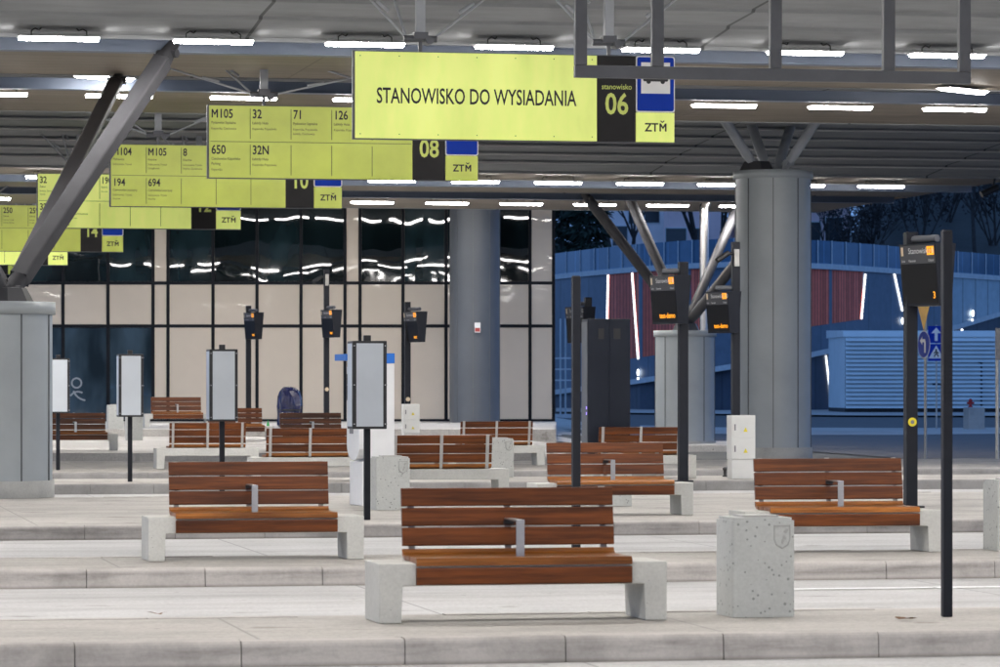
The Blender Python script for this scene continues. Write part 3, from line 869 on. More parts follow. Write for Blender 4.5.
for s_, px, sp, lab, grp in ROWS:
    d = s_ / (1 - (px - 500) / F * math.tan(A)); x, _ = W(px, d); y = Y(s_)
    k = int((CX0 + 1 - x) / sp)
    x += k * sp
    while x < CX1 - 1.9:
        lamp(x, y, hz(5.95 if s_ == 43.5 else 5.32), 0, lab, grp); x += sp
for i in range(15):  # unseen lamp row added to light the facade
    px = -60 + i * 45
    x, y = W(px, 117.5); lamp(x, y, ZC + 6.45, -A, 'added unseen tube lamp under the eave of the station building', 'added tube lamps under the building eave')
for px, py, d, lab in ((963, 90, 65.3, 'tube lamp set askew in the gap near the hanging empty frame'), (104, 77, 63.9, 'tube lamp set askew behind the two leaning struts')):
    p = P(px, py, d); lamp(p.x, p.y, p.z, R(36), lab, 'askew tube lamps')

# ------------------------------------------------------------ hanging bay signs
SUB = {'M105a': 0}
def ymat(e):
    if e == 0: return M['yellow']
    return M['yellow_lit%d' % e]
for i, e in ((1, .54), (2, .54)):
    m = flat('sign_yellow_emissive', (.56, .64, .15), .35, 0, .04, .7); bs = m.node_tree.nodes['Principled BSDF']  # brighter sign faces: emission added over the yellow, uneven by noise
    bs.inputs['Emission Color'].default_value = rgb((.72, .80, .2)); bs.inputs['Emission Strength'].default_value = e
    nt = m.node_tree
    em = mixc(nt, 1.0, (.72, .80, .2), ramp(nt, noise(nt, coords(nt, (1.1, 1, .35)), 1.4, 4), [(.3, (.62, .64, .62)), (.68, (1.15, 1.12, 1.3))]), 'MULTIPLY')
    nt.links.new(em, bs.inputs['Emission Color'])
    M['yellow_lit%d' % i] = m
def hang_gear(t, xs, H0, up, rods, d):
    "king posts with clustered clamps and tie rods; local coords, z measured from the sign's bottom edge"
    for xx in xs:
        p = MB().cbox((xx, .04, H0 + .22 + up / 2), (.13, .13, up)).build('king_post', M['post_light'], t, .006)
        MB().cbox((xx, .04, H0 + .09), (.05, .05, .22)).cbox((xx, .04, H0 + .24), (.20, .20, .10)).tube((xx - .24, .04, H0 + .20), (xx + .24, .04, H0 + .20), .05, n=10).tube((xx + .12, -.08, H0 + .17), (xx + .12, .16, H0 + .17), .06, n=10).build('clamp', M['grey_steel'], p)
        for dx, dz, dyy in rods:
            q = MB().tube((xx + (.2 if dx > 0 else -.2), .04, H0 + .21), (xx + dx, .04 + dyy, H0 + .21 + dz), .018, n=8)
            q.tube((xx + dx * .45, .04 + dyy * .45, H0 + .21 + dz * .45), (xx + dx * .62, .04 + dyy * .62, H0 + .21 + dz * .62), .025, n=8)
            q.build('tie_rod', M['post_light'], p)
def bay_sign(px, py, d, num, cells, lit, label, title=None, up=1.5, rods=((-1.0, .85, .1), (1.3, .85, .2), (-.5, 1.3, .6))):
    o = P(px, py, d); k = 1.012
    t = thing('hanging_bay_sign', label, 'hanging sign', o, 0, 'hanging bay signs')
    wy, wb, wz, H0 = 3.53, .575, .57, 1.235
    gap = .008
    MB().box(-.03, wy + wb + wz + .02, .012, .10, -.015, H0 + .015).build('back_frame', M['grey_steel'], t, .004)
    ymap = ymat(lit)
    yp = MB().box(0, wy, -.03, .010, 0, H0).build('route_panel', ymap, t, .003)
    bp = MB().box(wy + gap, wy + wb, -.03, .010, 0, H0).build('number_panel', M['sign_black'], t, .003)
    MB().text(num, wy + .005 + wb / 2, .40, .29, -.034, .82, 'c', .02).build('number', M['num_yellow'], bp)
    MB().text('stanowisko', wy + .005 + wb / 2, .755, .075, -.034, .9, 'c', .008).build('lettering', M['num_yellow'], bp)
    xz = wy + wb + gap
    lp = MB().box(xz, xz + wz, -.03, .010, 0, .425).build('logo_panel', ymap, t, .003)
    lt = MB().text('ZTM', xz + wz / 2 + .005, .155, .115, -.034, .95, 'c', .022)
    cx = xz + wz / 2 + .105
    lt.quad((cx - .035, -.034, .305), (cx, -.034, .275), (cx, -.034, .295), (cx - .02, -.034, .312)).quad((cx, -.034, .275), (cx + .035, -.034, .305), (cx + .02, -.034, .312), (cx, -.034, .295))
    lt.build('logo', M['text'], lp)
    # bus stop sign: blue plate, white square, bus pictogram
    wp = MB().rbox(xz - .004, xz + wz + .004, -.040, .010, .430, H0 + .006, .035, 3, 'y').build('stop_plate', M['white'], t)
    MB().rbox(xz + .012, xz + wz - .012, -.046, -.0405, .446, H0 - .010, .03, 3, 'y').build('blue_field', M['sign_blue'], wp)
    MB().box(xz + .07, xz + wz - .07, -.051, -.0465, .70, 1.15).build('white_square', M['white'], wp)
    b = MB(); bx0, bx1 = xz + .10, xz + wz - .10
    b.rbox(bx0, bx1, -.055, -.0515, .875, 1.035, .02, 3, 'y')
    for cxw in (bx0 + .08, bx1 - .08): b.tube((cxw, -.0555, .872), (cxw, -.0515, .872), .033, n=14)
    b.build('bus_pictogram', M['text'], wp)
    b = MB()
    for i in range(5): b.box(bx0 + .015 + i * .068, bx0 + .015 + i * .068 + .054, -.058, -.0556, .955, 1.015)
    b.build('bus_windows', M['white'], wp)
    if title:
        vs, fs = text_geo(title); wsc = 2.92 / (max(v[0] for v in vs) * .215 / text_cap())
        MB().text(title, wy / 2 + .0, .505, .215, -.034, wsc, 'c', .012).build('lettering', M['text'], yp)
        m = MB()
        for i in range(7):
            for zz in (.06, H0 - .06): m.tube((.07 + i * (wy - .14) / 6, -.03, zz), (.07 + i * (wy - .14) / 6, -.036, zz), .009, n=6)
        m.build('screw', M['rule'], yp)
    else:
        r = MB()
        cw = wy / 5
        r.box(.02, wy - .02, -.0325, -.0301, H0 / 2 - .006, H0 / 2 + .006)
        for i in range(1, 5):
            r.box(i * cw - .007, i * cw + .007, -.0325, -.0301, .05, H0 / 2 - .05); r.box(i * cw - .007, i * cw + .007, -.0325, -.0301, H0 / 2 + .05, H0 - .05)
        r.build('rules', M['rule'], yp)
        for (c, row), (nm, dest, via) in cells.items():
            big = MB(); mid = MB(); sm = MB()
            x = c * cw + .035; zt = H0 - .06 if row == 0 else H0 / 2 - .06
            big.text(nm, x, zt - .15, .145, -.034, .78, 'l', .018)
            yy = zt - .255
            for ln in dest: mid.text(ln, x, yy, .044, -.034, .82, 'l', .008); yy -= .085
            yy -= .012
            for ln in via: sm.text(ln, x, yy, .038, -.034, .80); yy -= .075
            big.build('route_number', M['text'], yp); mid.build('destination', M['text_soft'], yp)
            if sm.v: sm.build('via_text', M['text_soft'], yp)
    hang_gear(t, (.95, 3.72), H0, up, rods, d)
    return t
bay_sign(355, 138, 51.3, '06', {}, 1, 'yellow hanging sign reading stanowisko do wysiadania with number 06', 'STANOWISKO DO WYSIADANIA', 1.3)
KP = ['Kopernika, Przyszówka']
bay_sign(209, 177.5, 61.6, '08', {(0, 0): ('M105', ['Pyskowice Szpitalna'], ['Kopernika, Czechowice']), (1, 0): ('32', ['Łabędy Huta'], KP), (2, 0): ('71', ['Pyskowice Szpitalna'], ['Kopernika, Przyszówka,', 'Łabędy, Czechowice']),
  (3, 0): ('126', ['Łabędy Huta'], KP), (4, 0): ('202', ['Łabędy Huta'], KP), (0, 1): ('650', ['Czechowice Kąpielisko', 'Parking'], ['Kopernika']), (1, 1): ('32N', ['Łabędy Huta'], KP)}, 0,
  'yellow hanging sign listing routes M105, 32, 71 and 650 with number 08', None, .7, ((-1.7, .45, .1), (1.7, .35, .1), (-.9, .7, .4)))
ST = ['Sośnicowice, Trynek']
bay_sign(111, 206, 72.3, '10', {(0, 0): ('M104', ['Pilchowice'], ST), (1, 0): ('M105', ['Knurów'], ['Sośnicowice, Trynek,', 'Szczygłowice']), (2, 0): ('8', ['Knurów'], ['Sośnicowice, Trynek,', 'Bojków, Gierałtowice']), (3, 0): ('58', ['Knurów'], ST),
  (0, 1): ('194', ['Czerwionka-Leszczyny'], ['Sośnicowice, Trynek,', 'Knurów']), (1, 1): ('694', ['Czerwionka-Leszczyny'], ['Sośnicowice, Trynek,', 'Knurów'])}, 0,
  'yellow hanging sign listing routes M104, M105, 8 and 694 with number 10', None, .6, ((-1.6, .5, .1), (1.6, .6, -.1), (-1.2, .8, .4)))
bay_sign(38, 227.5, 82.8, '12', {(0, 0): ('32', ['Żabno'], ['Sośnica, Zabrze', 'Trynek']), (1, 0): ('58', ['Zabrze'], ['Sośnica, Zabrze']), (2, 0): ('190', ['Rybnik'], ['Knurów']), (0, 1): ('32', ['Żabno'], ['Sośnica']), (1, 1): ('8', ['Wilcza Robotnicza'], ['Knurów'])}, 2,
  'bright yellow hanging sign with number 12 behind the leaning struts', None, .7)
bay_sign(-51, 250.5, 97, '14', {(2, 0): ('250', ['Zabrze'], ['Sośnica, Trynek', 'Zabrze, Gliwice']), (3, 0): ('259', ['Zabrze'], ['Sośnica', 'Trynek'])}, 0,
  'dull yellow hanging sign listing routes 250 and 259 with number 14', None, .7)
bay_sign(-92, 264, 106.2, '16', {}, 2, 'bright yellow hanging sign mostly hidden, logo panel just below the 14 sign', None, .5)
bay_sign(-120, 273.5, 116.5, '18', {}, 0, 'dull yellow hanging sign farthest away, behind the foot of the struts', None, .5)
# empty frame of the next bay, nearer to the camera
o = P(574.5, 77.5, 41.0)
t = thing('empty_sign_frame', 'empty grey steel sign frame hanging before the bus stop sign', 'sign frame', o, 0)
bw = .14; FW = 4.72; FH = 1.5
MB().box(0, FW, -.05, .05, 0, bw).build('bottom_bar', M['grey_steel'], t, .006)
MB().box(0, FW, -.05, .05, FH - bw, FH).build('top_bar', M['grey_steel'], t, .006)
for x0 in (0, .90, 2.30, 3.66, 4.58):
    MB().box(x0 + .001, x0 + .139, -.047, .047, bw + .002, FH - bw - .002).build('upright', M['grey_steel'], t, .006)
for xx in (.97, 3.73): MB().cbox((xx, 0, FH + .66), (.13, .13, 1.31)).build('king_post', M['grey_steel'], t)

# ------------------------------------------------------------ station building
FD = 128.0
bx, by = W(300, FD)
bld = thing('station_building', 'long station building with beige panels and dark mirrored upper windows', 'building', (bx, by, .57), -A)
def fx(px): return (px - 300) / F * FD
def fz(py): return Zat(py, FD) - .57
VX = [-70, -27, 18, 63, 108, 153, 168, 213, 257, 301, 345, 360, 403, 446, 487, 530, 553.5]
narrow = {(153, 168), (345, 360), (530, 553.5)}
mg = MB()
ZB, Z1, Z2, Z3 = fz(421), fz(326), fz(283), fz(120)
ZB = 0.0
g = .058
for a_, b_ in zip(VX, VX[1:]):
    xa, xb = fx(a_) + g, fx(b_) - g
    for (z0, z1, row) in ((ZB + .08, Z1 - g, 'low'), (Z1 + g, Z2 - g, 'mid'), (Z2 + g, Z3, 'top')):
        low_glass = row == 'low' and 18 <= a_ < 153
        top_glass = row == 'top' and (a_, b_) not in narrow
        if low_glass or top_glass:
            w_ = MB().quad((xa, .03, z0), (xb, .03, z0), (xb, .03, z1), (xa, .03, z1)).build('window', M['glass_low' if low_glass else 'glass'], bld)
            if low_glass and a_ == 63:
                st = MB(); cx, cz = fx(76.5), fz(383)
                def ring(cx, cz, r, w, a0, a1, n=20):
                    for i in range(n):
                        t0, t1 = R(a0 + (a1 - a0) * i / n), R(a0 + (a1 - a0) * (i + 1) / n)
                        st.quad((cx + r * math.cos(t0), .024, cz + r * math.sin(t0)), (cx + r * math.cos(t1), .024, cz + r * math.sin(t1)), (cx + (r - w) * math.cos(t1), .024, cz + (r - w) * math.sin(t1)), (cx + (r - w) * math.cos(t0), .024, cz + (r - w) * math.sin(t0)))
                ring(cx, cz, .20, .06, 0, 360); st.build('sticker_ring', M['sticker'], w_); st = MB()
                ring(cx + .38, cz - .10, .55, .06, 200, 262); ring(cx + .05, cz - .62, .34, .06, 60, 150)
                st.build('sticker_figure', M['sticker'], w_)
        else:
            MB().box(xa, xb, .0, .03, z0, z1).build('wall_panel', M['beige'], bld, .006)
for v in VX: mg.box(fx(v) - g + .003, fx(v) + g - .003, -.03, .06, 0, Z3)
for z in (Z1, Z2): mg.box(fx(-70), fx(553.5), -.025, .055, z - g + .003, z + g - .003)
mg.box(fx(-70), fx(553.5), -.02, .05, 0, .077)
mg.build('mullion_frame', M['mullion'], bld)
MB().box(fx(-70), fx(553.5), .07, 14, 0, Z3 + .3).build('wall', M['beige'], bld)
MB().box(fx(-70) - .2, fx(553.5) + .05, -.1, 14.2, Z3 + .3, Z3 + .6).build('roof', M['beam_dark'], bld)

EH = ZC + 6.55 - .57
MB().box(fx(-70) - .2, fx(553.5) + .6, -15.0, -.12, EH, EH + .5).build('skyshade', M['vault'], bld)  # unseen slab added to keep blue sky light off the facade
# blue wrapped machine and bottle before the facade
t = thing('wrapped_machine', 'machine wrapped in crumpled dark blue plastic before the beige facade', 'wrapped machine', (*W(289.5, 110), .57), 0)
bm = bmesh.new(); bmesh.ops.create_grid(bm, x_segments=2, y_segments=2, size=.1); bm.free()
m = MB(); n = 22; rr = random.Random(3)
prof = [(.30, 0), (.36, .05), (.34, .35), (.37, .65), (.36, .92), (.30, 1.10), (.20, 1.19), (.02, 1.21)]
vs = []
for k, (r_, z) in enumerate(prof):
    for i in range(n):
        a_ = 2 * math.pi * i / n; q = r_ * (1 + rr.uniform(-.10, .10)); sq = 1 / max(abs(math.cos(a_)), abs(math.sin(a_))) ** .6
        vs.append((q * sq * math.cos(a_), q * sq * .8 * math.sin(a_), z + rr.uniform(-.03, .03) * (k > 0)))
fs = []
for k in range(len(prof) - 1):
    for i in range(n):
        j = (i + 1) % n; a_, b_, c_, d_ = k * n + i, k * n + j, (k + 1) * n + j, (k + 1) * n + i
        if (i + k) % 2: fs += [(a_, b_, c_), (a_, c_, d_)]
        else: fs += [(a_, b_, d_), (b_, c_, d_)]
m.add(vs, fs); m.build('plastic_wrap', M['bag'], t)
MB().lathe([(.375, .50), (.385, .52), (.375, .54)], 20).build('tape', M['black'], t)
o = MB().lathe([(.035, 0), (.04, .02), (.04, .16), (.014, .22), (.014, .26)], 12).build('bottle', M['green_bottle'])
o.location = (*W(268, 104), .57); tag(o, 'small green bottle standing on the ground by the far bench', 'bottle')

# ------------------------------------------------------------ road signs, hydrant, poles on the far road
def sign_post(name, label, cat, px, d, pz, ztop, r=.032):
    t = thing(name, label, cat, (*W(px, d), pz), -A)
    MB().tube((0, 0, 0), (0, 0, ztop - pz), r, n=10).build('post', M['steel_flat'], t)
    return t
d = 86; pz = gz(925, 86)
t = sign_post('traffic_sign', 'round blue left turn sign with a yellow give way sign above', 'traffic sign', 925.5, d, pz, Zat(300, d), .035)
rot = Matrix.Rotation(-R(71), 4, 'Z')
zc = Zat(344.5, d) - pz
pl = MB(); pl.tube((0, -.045, zc), (0, -.04, zc), .335, n=32); pl.xf(rot).build('white_rim', M['white'], t)
rd = MB().tube((0, -.052, zc), (0, -.047, zc), .31, n=32).xf(rot).build('round_plate', M['sign_blue'], t)
ar = MB(); yv = -.056
ar.box(.04, .12, yv, yv + .003, zc - .20, zc + .06)
ar.quad((.12, yv, zc + .06), (.08, yv, zc + .13), (-.06, yv, zc + .13), (-.06, yv, zc + .05)).poly([(-.06, yv, zc - .01), (-.06, yv, zc + .19), (-.20, yv, zc + .09)])
ar.xf(rot).build('arrow', M['white'], rd)
ztri = Zat(330.5, d) - pz
tr = MB().prism([(-.39 * 0 + 0, ztri)][0:0] + [(0, 0), (.36, .66), (-.36, .66)], 0, .006, 'z')
tr.xf(rot @ Matrix.Translation((0, -.045, ztri)) @ Matrix.Rotation(R(90), 4, 'X')); tr.build('triangle_plate', M['sign_warn'], t)
d = 141; pz = gz(937, d)
t = sign_post('traffic_sign', 'square blue signs with white arrow above a pedestrian crossing sign', 'traffic sign', 936.5, d, pz, Zat(325, d), .035)
rot = Matrix.Rotation(-R(20), 4, 'Z')
for (py0, py1, kind) in ((326, 343, 'a'), (344, 361, 'b')):
    z0, z1 = Zat(py1, d) - pz, Zat(py0, d) - pz; cz = (z0 + z1) / 2
    p_ = MB().box(-.33, .33, -.05, -.04, z0, z1).xf(rot).build('square_plate', M['sign_blue'], t)
    q = MB()
    if kind == 'a': q.box(-.06, .06, -.056, -.052, z0 + .08, cz + .05).poly([(-.2, -.054, cz + .05), (.2, -.054, cz + .05), (0, -.054, z1 - .06)])
    else: q.poly([(-.3, -.054, z0 + .10), (.3, -.054, z0 + .10), (0, -.054, z1 - .05)])
    q.xf(rot).build('pictogram', M['white'], p_)
    if kind == 'b':
        q = MB().tube((0, -.056, cz + .10), (0, -.06, cz + .10), .04, n=10)
        for a_, b_, c_, d_ in ((0, .06, .03, -.06), (.03, -.06, .10, -.17), (.0, -.04, -.08, -.17), (0, .04, .11, -.03), (0, .04, -.09, -.02)):
            q.tube((a_, -.058, cz + b_), (c_, -.058, cz + d_), .022, n=6)
        q.xf(rot).build('walker_pictogram', M['text'], p_)
d = 81; t = sign_post('sign_post', 'grey steel pole carrying the back of a sign at the picture edge', 'sign post', 997.3, d, PZ * 0, Zat(330, d), .042)
MB().box(-.05, .35, -.04, -.03, Zat(360, d), Zat(328, d)).build('sign_back', M['grey_mid'], t)
d = 141; pz = gz(974, d)
t = thing('concrete_block', 'pale concrete block on the dark road carrying a red hydrant', 'concrete block', (*W(974, d), pz), -A + R(12))
MB().box(-.33, .33, -.33, .33, 0, .86).build('block', M['plinth'], t, .02)
MB().box(-.36, .36, -.36, .36, -.05, .04).build('footing', M['plinth'], t, .01)
t = thing('fire_hydrant', 'small red hydrant standing on the pale concrete block', 'hydrant', (*W(970.5, d), pz + .865), -A)
MB().lathe([(.10, 0), (.10, .03), (.065, .04), (.065, .22), (.085, .24), (.07, .30), (.02, .34)], 12).build('barrel', M['red'], t)
MB().tube((-.14, 0, .17), (.14, 0, .17), .045, n=10).build('outlet', M['red'], t)
p = P(987, 191, 92)
t = thing('security_camera', 'black security camera hung below the canopy end', 'camera', p, -A)
MB().tube((.28, 0, .10), (-.16, -.1, -.10), .09, n=12).build('camera_head', M['black'], t)
MB().tube((.15, 0, .05), (.20, 0, .32), .03, n=8).build('bracket', M['black'], t)
# small bollard near the bench end of the second platform
for px, d, lab in ((945.5, 46.2, 'short black pin bollard behind the bench by the display post'), (725, 65.0, 'short black pin bollard beside the white electrical cabinet')):
    t = thing('pin_bollard', lab, 'bollard', (*W(px, d), PZ), 0, 'pin bollards')
    MB().lathe([(.05, 0), (.05, .02), (.03, .03), (.03, .11), (.045, .12), (.045, .16), (.01, .175)], 12).build('pin', M['black'], t)

# ------------------------------------------------------------ retaining wall with ramp, fence, shed
wx, wy = W(740, 200)
wall = thing('retaining_wall', 'tall blue clad retaining wall with red board fields and slanted light strips', 'retaining wall', (wx, wy, 0), -A)
WP = [(540, 226), (590, 216), (640, 208), (690, 203), (740, 200), (785, 201), (830, 204), (870, 208.5), (912, 214), (975, 222), (1070, 236)]
def wd(px): return lerp_tab(WP, px)
def wl(px, z, off=0.0):
    d = wd(px) - off
    return ((px - 500) / F * d - (740 - 500) / F * 200, d - 200, z)
ZL = 8.45                       # upper ledge
def ramp_z(px): return lerp_tab([(540, 1.4), (640, 2.2), (811, 3.65), (955, 5.45), (1000, 6.4), (1070, 7.6)], px)
def base_z(px): return lerp_tab([(540, .5), (640, .5), (1070, .35)], px)
def wall_patch(pts, off):
    return MB().poly([wl(px, z, off) for px, z in pts])
def band(pxs, z0f, z1f, off):
    m = MB()
    for a_, b_ in zip(pxs, pxs[1:]): m.quad(wl(a_, z0f(a_), off), wl(b_, z0f(b_), off), wl(b_, z1f(b_), off), wl(a_, z1f(a_), off))
    return m
pxs = fr(540, 1070, 10)
band([p for p in pxs if p < 960], ramp_z, lambda p: ZL, 0).build('upper_cladding', M['wall_blue'], wall)
band([p for p in pxs if p >= 950], ramp_z, lambda p: ZL + .0, .04).build('sky_lit_cladding', M['wall_light'], wall)
band(pxs, base_z, ramp_z, -.5).build('lower_cladding', M['wall_low'], wall)
def ledge(zf, h, out, name):
    m = MB()
    for a_, b_ in zip(pxs, pxs[1:]):
        A0, B0 = wl(a_, zf(a_), out), wl(b_, zf(b_), out); A1, B1 = wl(a_, zf(a_) + h, out), wl(b_, zf(b_) + h, out)
        A2, B2 = wl(a_, zf(a_) + h, -.6), wl(b_, zf(b_) + h, -.6); A3, B3 = wl(a_, zf(a_), -.6), wl(b_, zf(b_), -.6)
        m.quad(A0, B0, B1, A1).quad(A1, B1, B2, A2).quad(A3, B3, B0, A0)
    m.build(name, M['ledge'], wall)
ledge(lambda p: ZL + .002, .30, .35, 'top_ledge'); ledge(lambda p: ramp_z(p) - .2, .3, .3, 'ramp_ledge')
def wz(py, px): return Zat(py, wd(px))
def redband(p0, p1, zb):
    return band(fr(p0, p1, 6), zb, lambda p: ZL - .02, .03)
redband(608, 704, lambda p: wz(lerp_tab([(608, 362), (704, 348)], p), p)).build('red_board_field', M['wood_red'], wall)
redband(780, 863, lambda p: wz(lerp_tab([(780, 331), (863, 319)], p), p)).build('red_board_field', M['wood_red'], wall)
for (pa, ya, pb, yb_) in ((608, 275, 606, 372), (632, 273, 638, 359), (865.5, 274, 861.5, 319), (894.5, 274, 902.5, 311), (826, 355.5, 831.5, 405), (737, 272, 744, 350)):
    hw = .85 if ya < 300 else .75
    ofs = .09 if ya < 300 else -.42
    a_, b_, c_, d_ = (wl(pa - hw, wz(ya, pa), ofs), wl(pb - hw, wz(yb_, pb), ofs), wl(pb + hw, wz(yb_, pb), ofs), wl(pa + hw, wz(ya, pa), ofs))
    MB().quad(a_, b_, c_, d_).build('light_strip', M['strip'], wall)
for px, py, h in ((638, 372.5, 7), (902.5, 321, 7), (973, 313.5, 7), (972.3, 320, 2.4), (638, 378.5, 2.4), (962, 330, 2.4)):  # reflections of the light strips drawn as small glowing ellipses
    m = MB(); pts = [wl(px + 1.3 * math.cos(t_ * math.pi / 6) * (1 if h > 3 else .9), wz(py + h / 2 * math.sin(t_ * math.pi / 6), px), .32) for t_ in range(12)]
    m.poly(pts); m.build('strip_reflection', M['strip'], wall)
fx_ = thing('panel_fence', 'blue translucent panel fence along the top of the retaining wall', 'fence', (wx, wy, ZL + .31), -A)
m = MB()
for a_, b_ in zip(pxs, pxs[1:]):
    m.quad(*[(v[0], v[1], v[2] - ZL - .31) for v in (wl(a_, ZL + .31, -.1), wl(b_, ZL + .31, -.1), wl(b_, ZL + 1.62, -.1), wl(a_, ZL + 1.62, -.1))])
m.build('panel', M['fence_glass'], fx_)
for i, px in enumerate(fr(552, 1060, 14)):
    a_ = wl(px, 0, 0)
    MB().cbox((a_[0], a_[1], .66), (.06, .05, 1.33)).build('fence_post', M['ledge'], fx_)
# steps and rail seen in the gap by the station building
t = thing('steel_stair', 'small steel stair with horizontal rails by the building corner', 'stair', (*W(562, 170), gz(562, 170)), -A)
s_ = F / 170.
for k in range(3):
    MB().box(-.35, .62, -.05, .05, Zat(359 + 11 * k, 170) - gz(562, 170), Zat(357.5 + 11 * k, 170) - gz(562, 170)).build('rail', M['ledge'], t)
for px in (560.5, 565.5):
    MB().cbox(((px - 562) / s_, 0, 2.4), (.09, .09, 4.6)).build('upright', M['wall_light'], t)
MB().box(-.5, .7, -.2, .2, 0, .18).build('step', M['ledge'], t)

# corrugated shed
SD = 189.0
sx_, sy_ = W(845, SD); sz = gz(845, SD) + .1
t = thing('corrugated_shed', 'pale blue shed of horizontally ribbed metal beside the road', 'shed', (sx_, sy_, sz - .1), -A + R(3))
zt, zb = Zat(331, SD) - sz + .1, Zat(408, SD) - sz + .1
prof = []; nrib = 17; pitch = (zt - .30 - zb) / nrib
for i in range(nrib):
    z = zb + i * pitch
    prof += [(0, z), (-.26, z - .01), (-.17, z + pitch * .45), (-.02, z + pitch * .8)]
prof.append((0, zt - .30))
MB().strip(prof, 0, 10.5).build('ribbed_wall', M['barn'], t)
m = MB()
for i in range(nrib):
    z = zb + i * pitch
    m.quad((-.0, 0, z), (-.0, 6, z), (0, 6, z + pitch), (0, 0, z + pitch))
m.build('side_wall', M['barn'], t)
MB().prism([(-.12, zt - .299), (6.2, zt - .299), (6.2, zt + .12), (.06, zt)][::1], -.1, 10.6, 'x').build('roof', M['barn'], t)
MB().box(.0, 10.5, .05, 6, -.3, zb - .003).build('plinth', M['barn_dark'], t)
m = MB().path([(7.2, -.12, .05), (7.2, -.12, 2.7), (6.95, -.12, 2.8), (6.6, -.12, 2.8)], .055, 8); m.build('vent_pipe', M['beam_dark'], t)
m = MB().path([(4.6, -.12, 1.55), (5.0, -.12, 1.55), (5.2, -.12, 1.35)], .07, 8); m.build('spout', M['beam_dark'], t)

# ------------------------------------------------------------ hill, houses, trees
m = MB(); n_ = 40
for j, (rr_, zz_) in enumerate(((110, -1), (150, 10), (260, 18), (600, 22))):
    for i in range(n_ + 1):
        a_ = R(170 + 200 * i / n_) - A; m.v.append((rr_ * math.cos(a_), rr_ * math.sin(a_), zz_ + 3 * math.sin(i * 1.7 + j)))
for j in range(3):
    for i in range(n_): m.f.append((j * (n_ + 1) + i, j * (n_ + 1) + i + 1, (j + 1) * (n_ + 1) + i + 1, (j + 1) * (n_ + 1) + i)); m.smooth.append(True)
struct('unseen_ridge', m, M['hill'])  # unseen ridge added behind the camera to darken window reflections
def hillz(px, d): return lerp_tab([(214, 8.4), (250, 9.4), (330, 14), (500, 22), (900, 30)], d) + sstep(845, 900, px) * lerp_tab([(240, 0), (262, 3), (300, 12), (340, 16)], d)
struct('hill', cam_sheet(fr(300, 840, 60) + fr(845, 905, 10) + [960, 1100, 1500], [240, 262, 280, 300, 330, 400, 500, 700, 900], 0, hillz), M['hill'])
def house(name, px0, px1, d, ztop, mat, label, wins, roof=True):
    z0 = hillz(0, d) - 1
    x, y = W((px0 + px1) / 2, d)
    t = thing(name, label, 'house', (x, y, z0), -A)
    w_ = (px1 - px0) / F * d / 2
    MB().box(-w_, w_, 0, 9, 0, ztop - z0).build('wall', M[mat], t)
    if roof: MB().prism([(-.6, ztop - z0), (9.6, ztop - z0), (4.5, ztop - z0 + 3.0)], -w_ - .4, w_ + .4, 'x').build('roof', M['house_roof'], t)
    for (px, py, ww, hh) in wins:
        cx = (px - (px0 + px1) / 2) / F * d; cz = Zat(py, d) - z0
        f_ = MB().box(cx - ww / 2 - .08, cx + ww / 2 + .08, -.06, -.002, cz - hh / 2 - .08, cz + hh / 2 + .08).build('window', M['ledge'], t)
        MB().box(cx - ww / 2, cx + ww / 2, -.075, -.062, cz - hh / 2, cz + hh / 2).build('pane', M['house_window'], f_)
house('hillside_house', 606, 668, 300, 25, 'house_lilac', 'pale house on the hill behind the leaning struts', [(636, 214, 1.2, 1.6), (652, 213, 1.2, 1.6), (620, 236, 1.2, 1.6)])
house('hillside_house', 669, 722, 285, 17.2, 'house_pink', 'low pink house on the hill beside the galvanised pipe', [(676, 238, 1.6, 1.5), (700, 238, 1.2, 1.5)])
house('hillside_house', 735, 850, 290, 16.6, 'house_pink', 'pink house on the hill beside the tallest column', [(834, 234, 1.3, 2.6), (814, 236, 1.0, 2.2), (845, 240, .8, 1.6)], True)
house('hillside_house', 905, 990, 330, 23, 'house_lilac', 'dim house nearly hidden by dark scrub on the hill', [(925, 222, 1.2, 1.4), (950, 222, 1.2, 1.4)])

def branch(mb, p, d, ln, r, depth, rg, tw):
    q = p + d * ln
    mb.tube(p, q, r, r * .65, 6 if depth > 1 else 4, False)
    if depth == 0: return
    for k in range(rg.choice((2, 3, 3))):
        nd = (d + Vector((rg.uniform(-1, 1), rg.uniform(-1, 1), rg.uniform(-.25, .75))) * tw).normalized()
        branch(mb, p + d * ln * rg.uniform(.6, 1), nd, ln * rg.uniform(.6, .82), r * .58, depth - 1, rg, tw)
def bare_tree(px, d, h, label, seed, lean=0.0, r=.22):
    rg = random.Random(seed); z0 = hillz(px, d) - .4
    t = thing('bare_tree', label, 'tree', (*W(px, d), z0), rg.uniform(0, 6), 'bare trees on the hill')
    m = MB(); dv = Vector((lean, 0, 1)).normalized(); fork = dv * h * .34
    m.tube((0, 0, 0), fork, r, r * .75, 8).build('trunk', M['bark'], t)
    m = MB()
    for k in range(4):
        nd = (dv + Vector((rg.uniform(-1, 1), rg.uniform(-1, 1), rg.uniform(0, .4))) * .55).normalized()
        branch(m, fork * rg.uniform(.75, 1), nd, h * .26, r * .55, 4, rg, .62)
    m.build('crown', M['bark'], t)
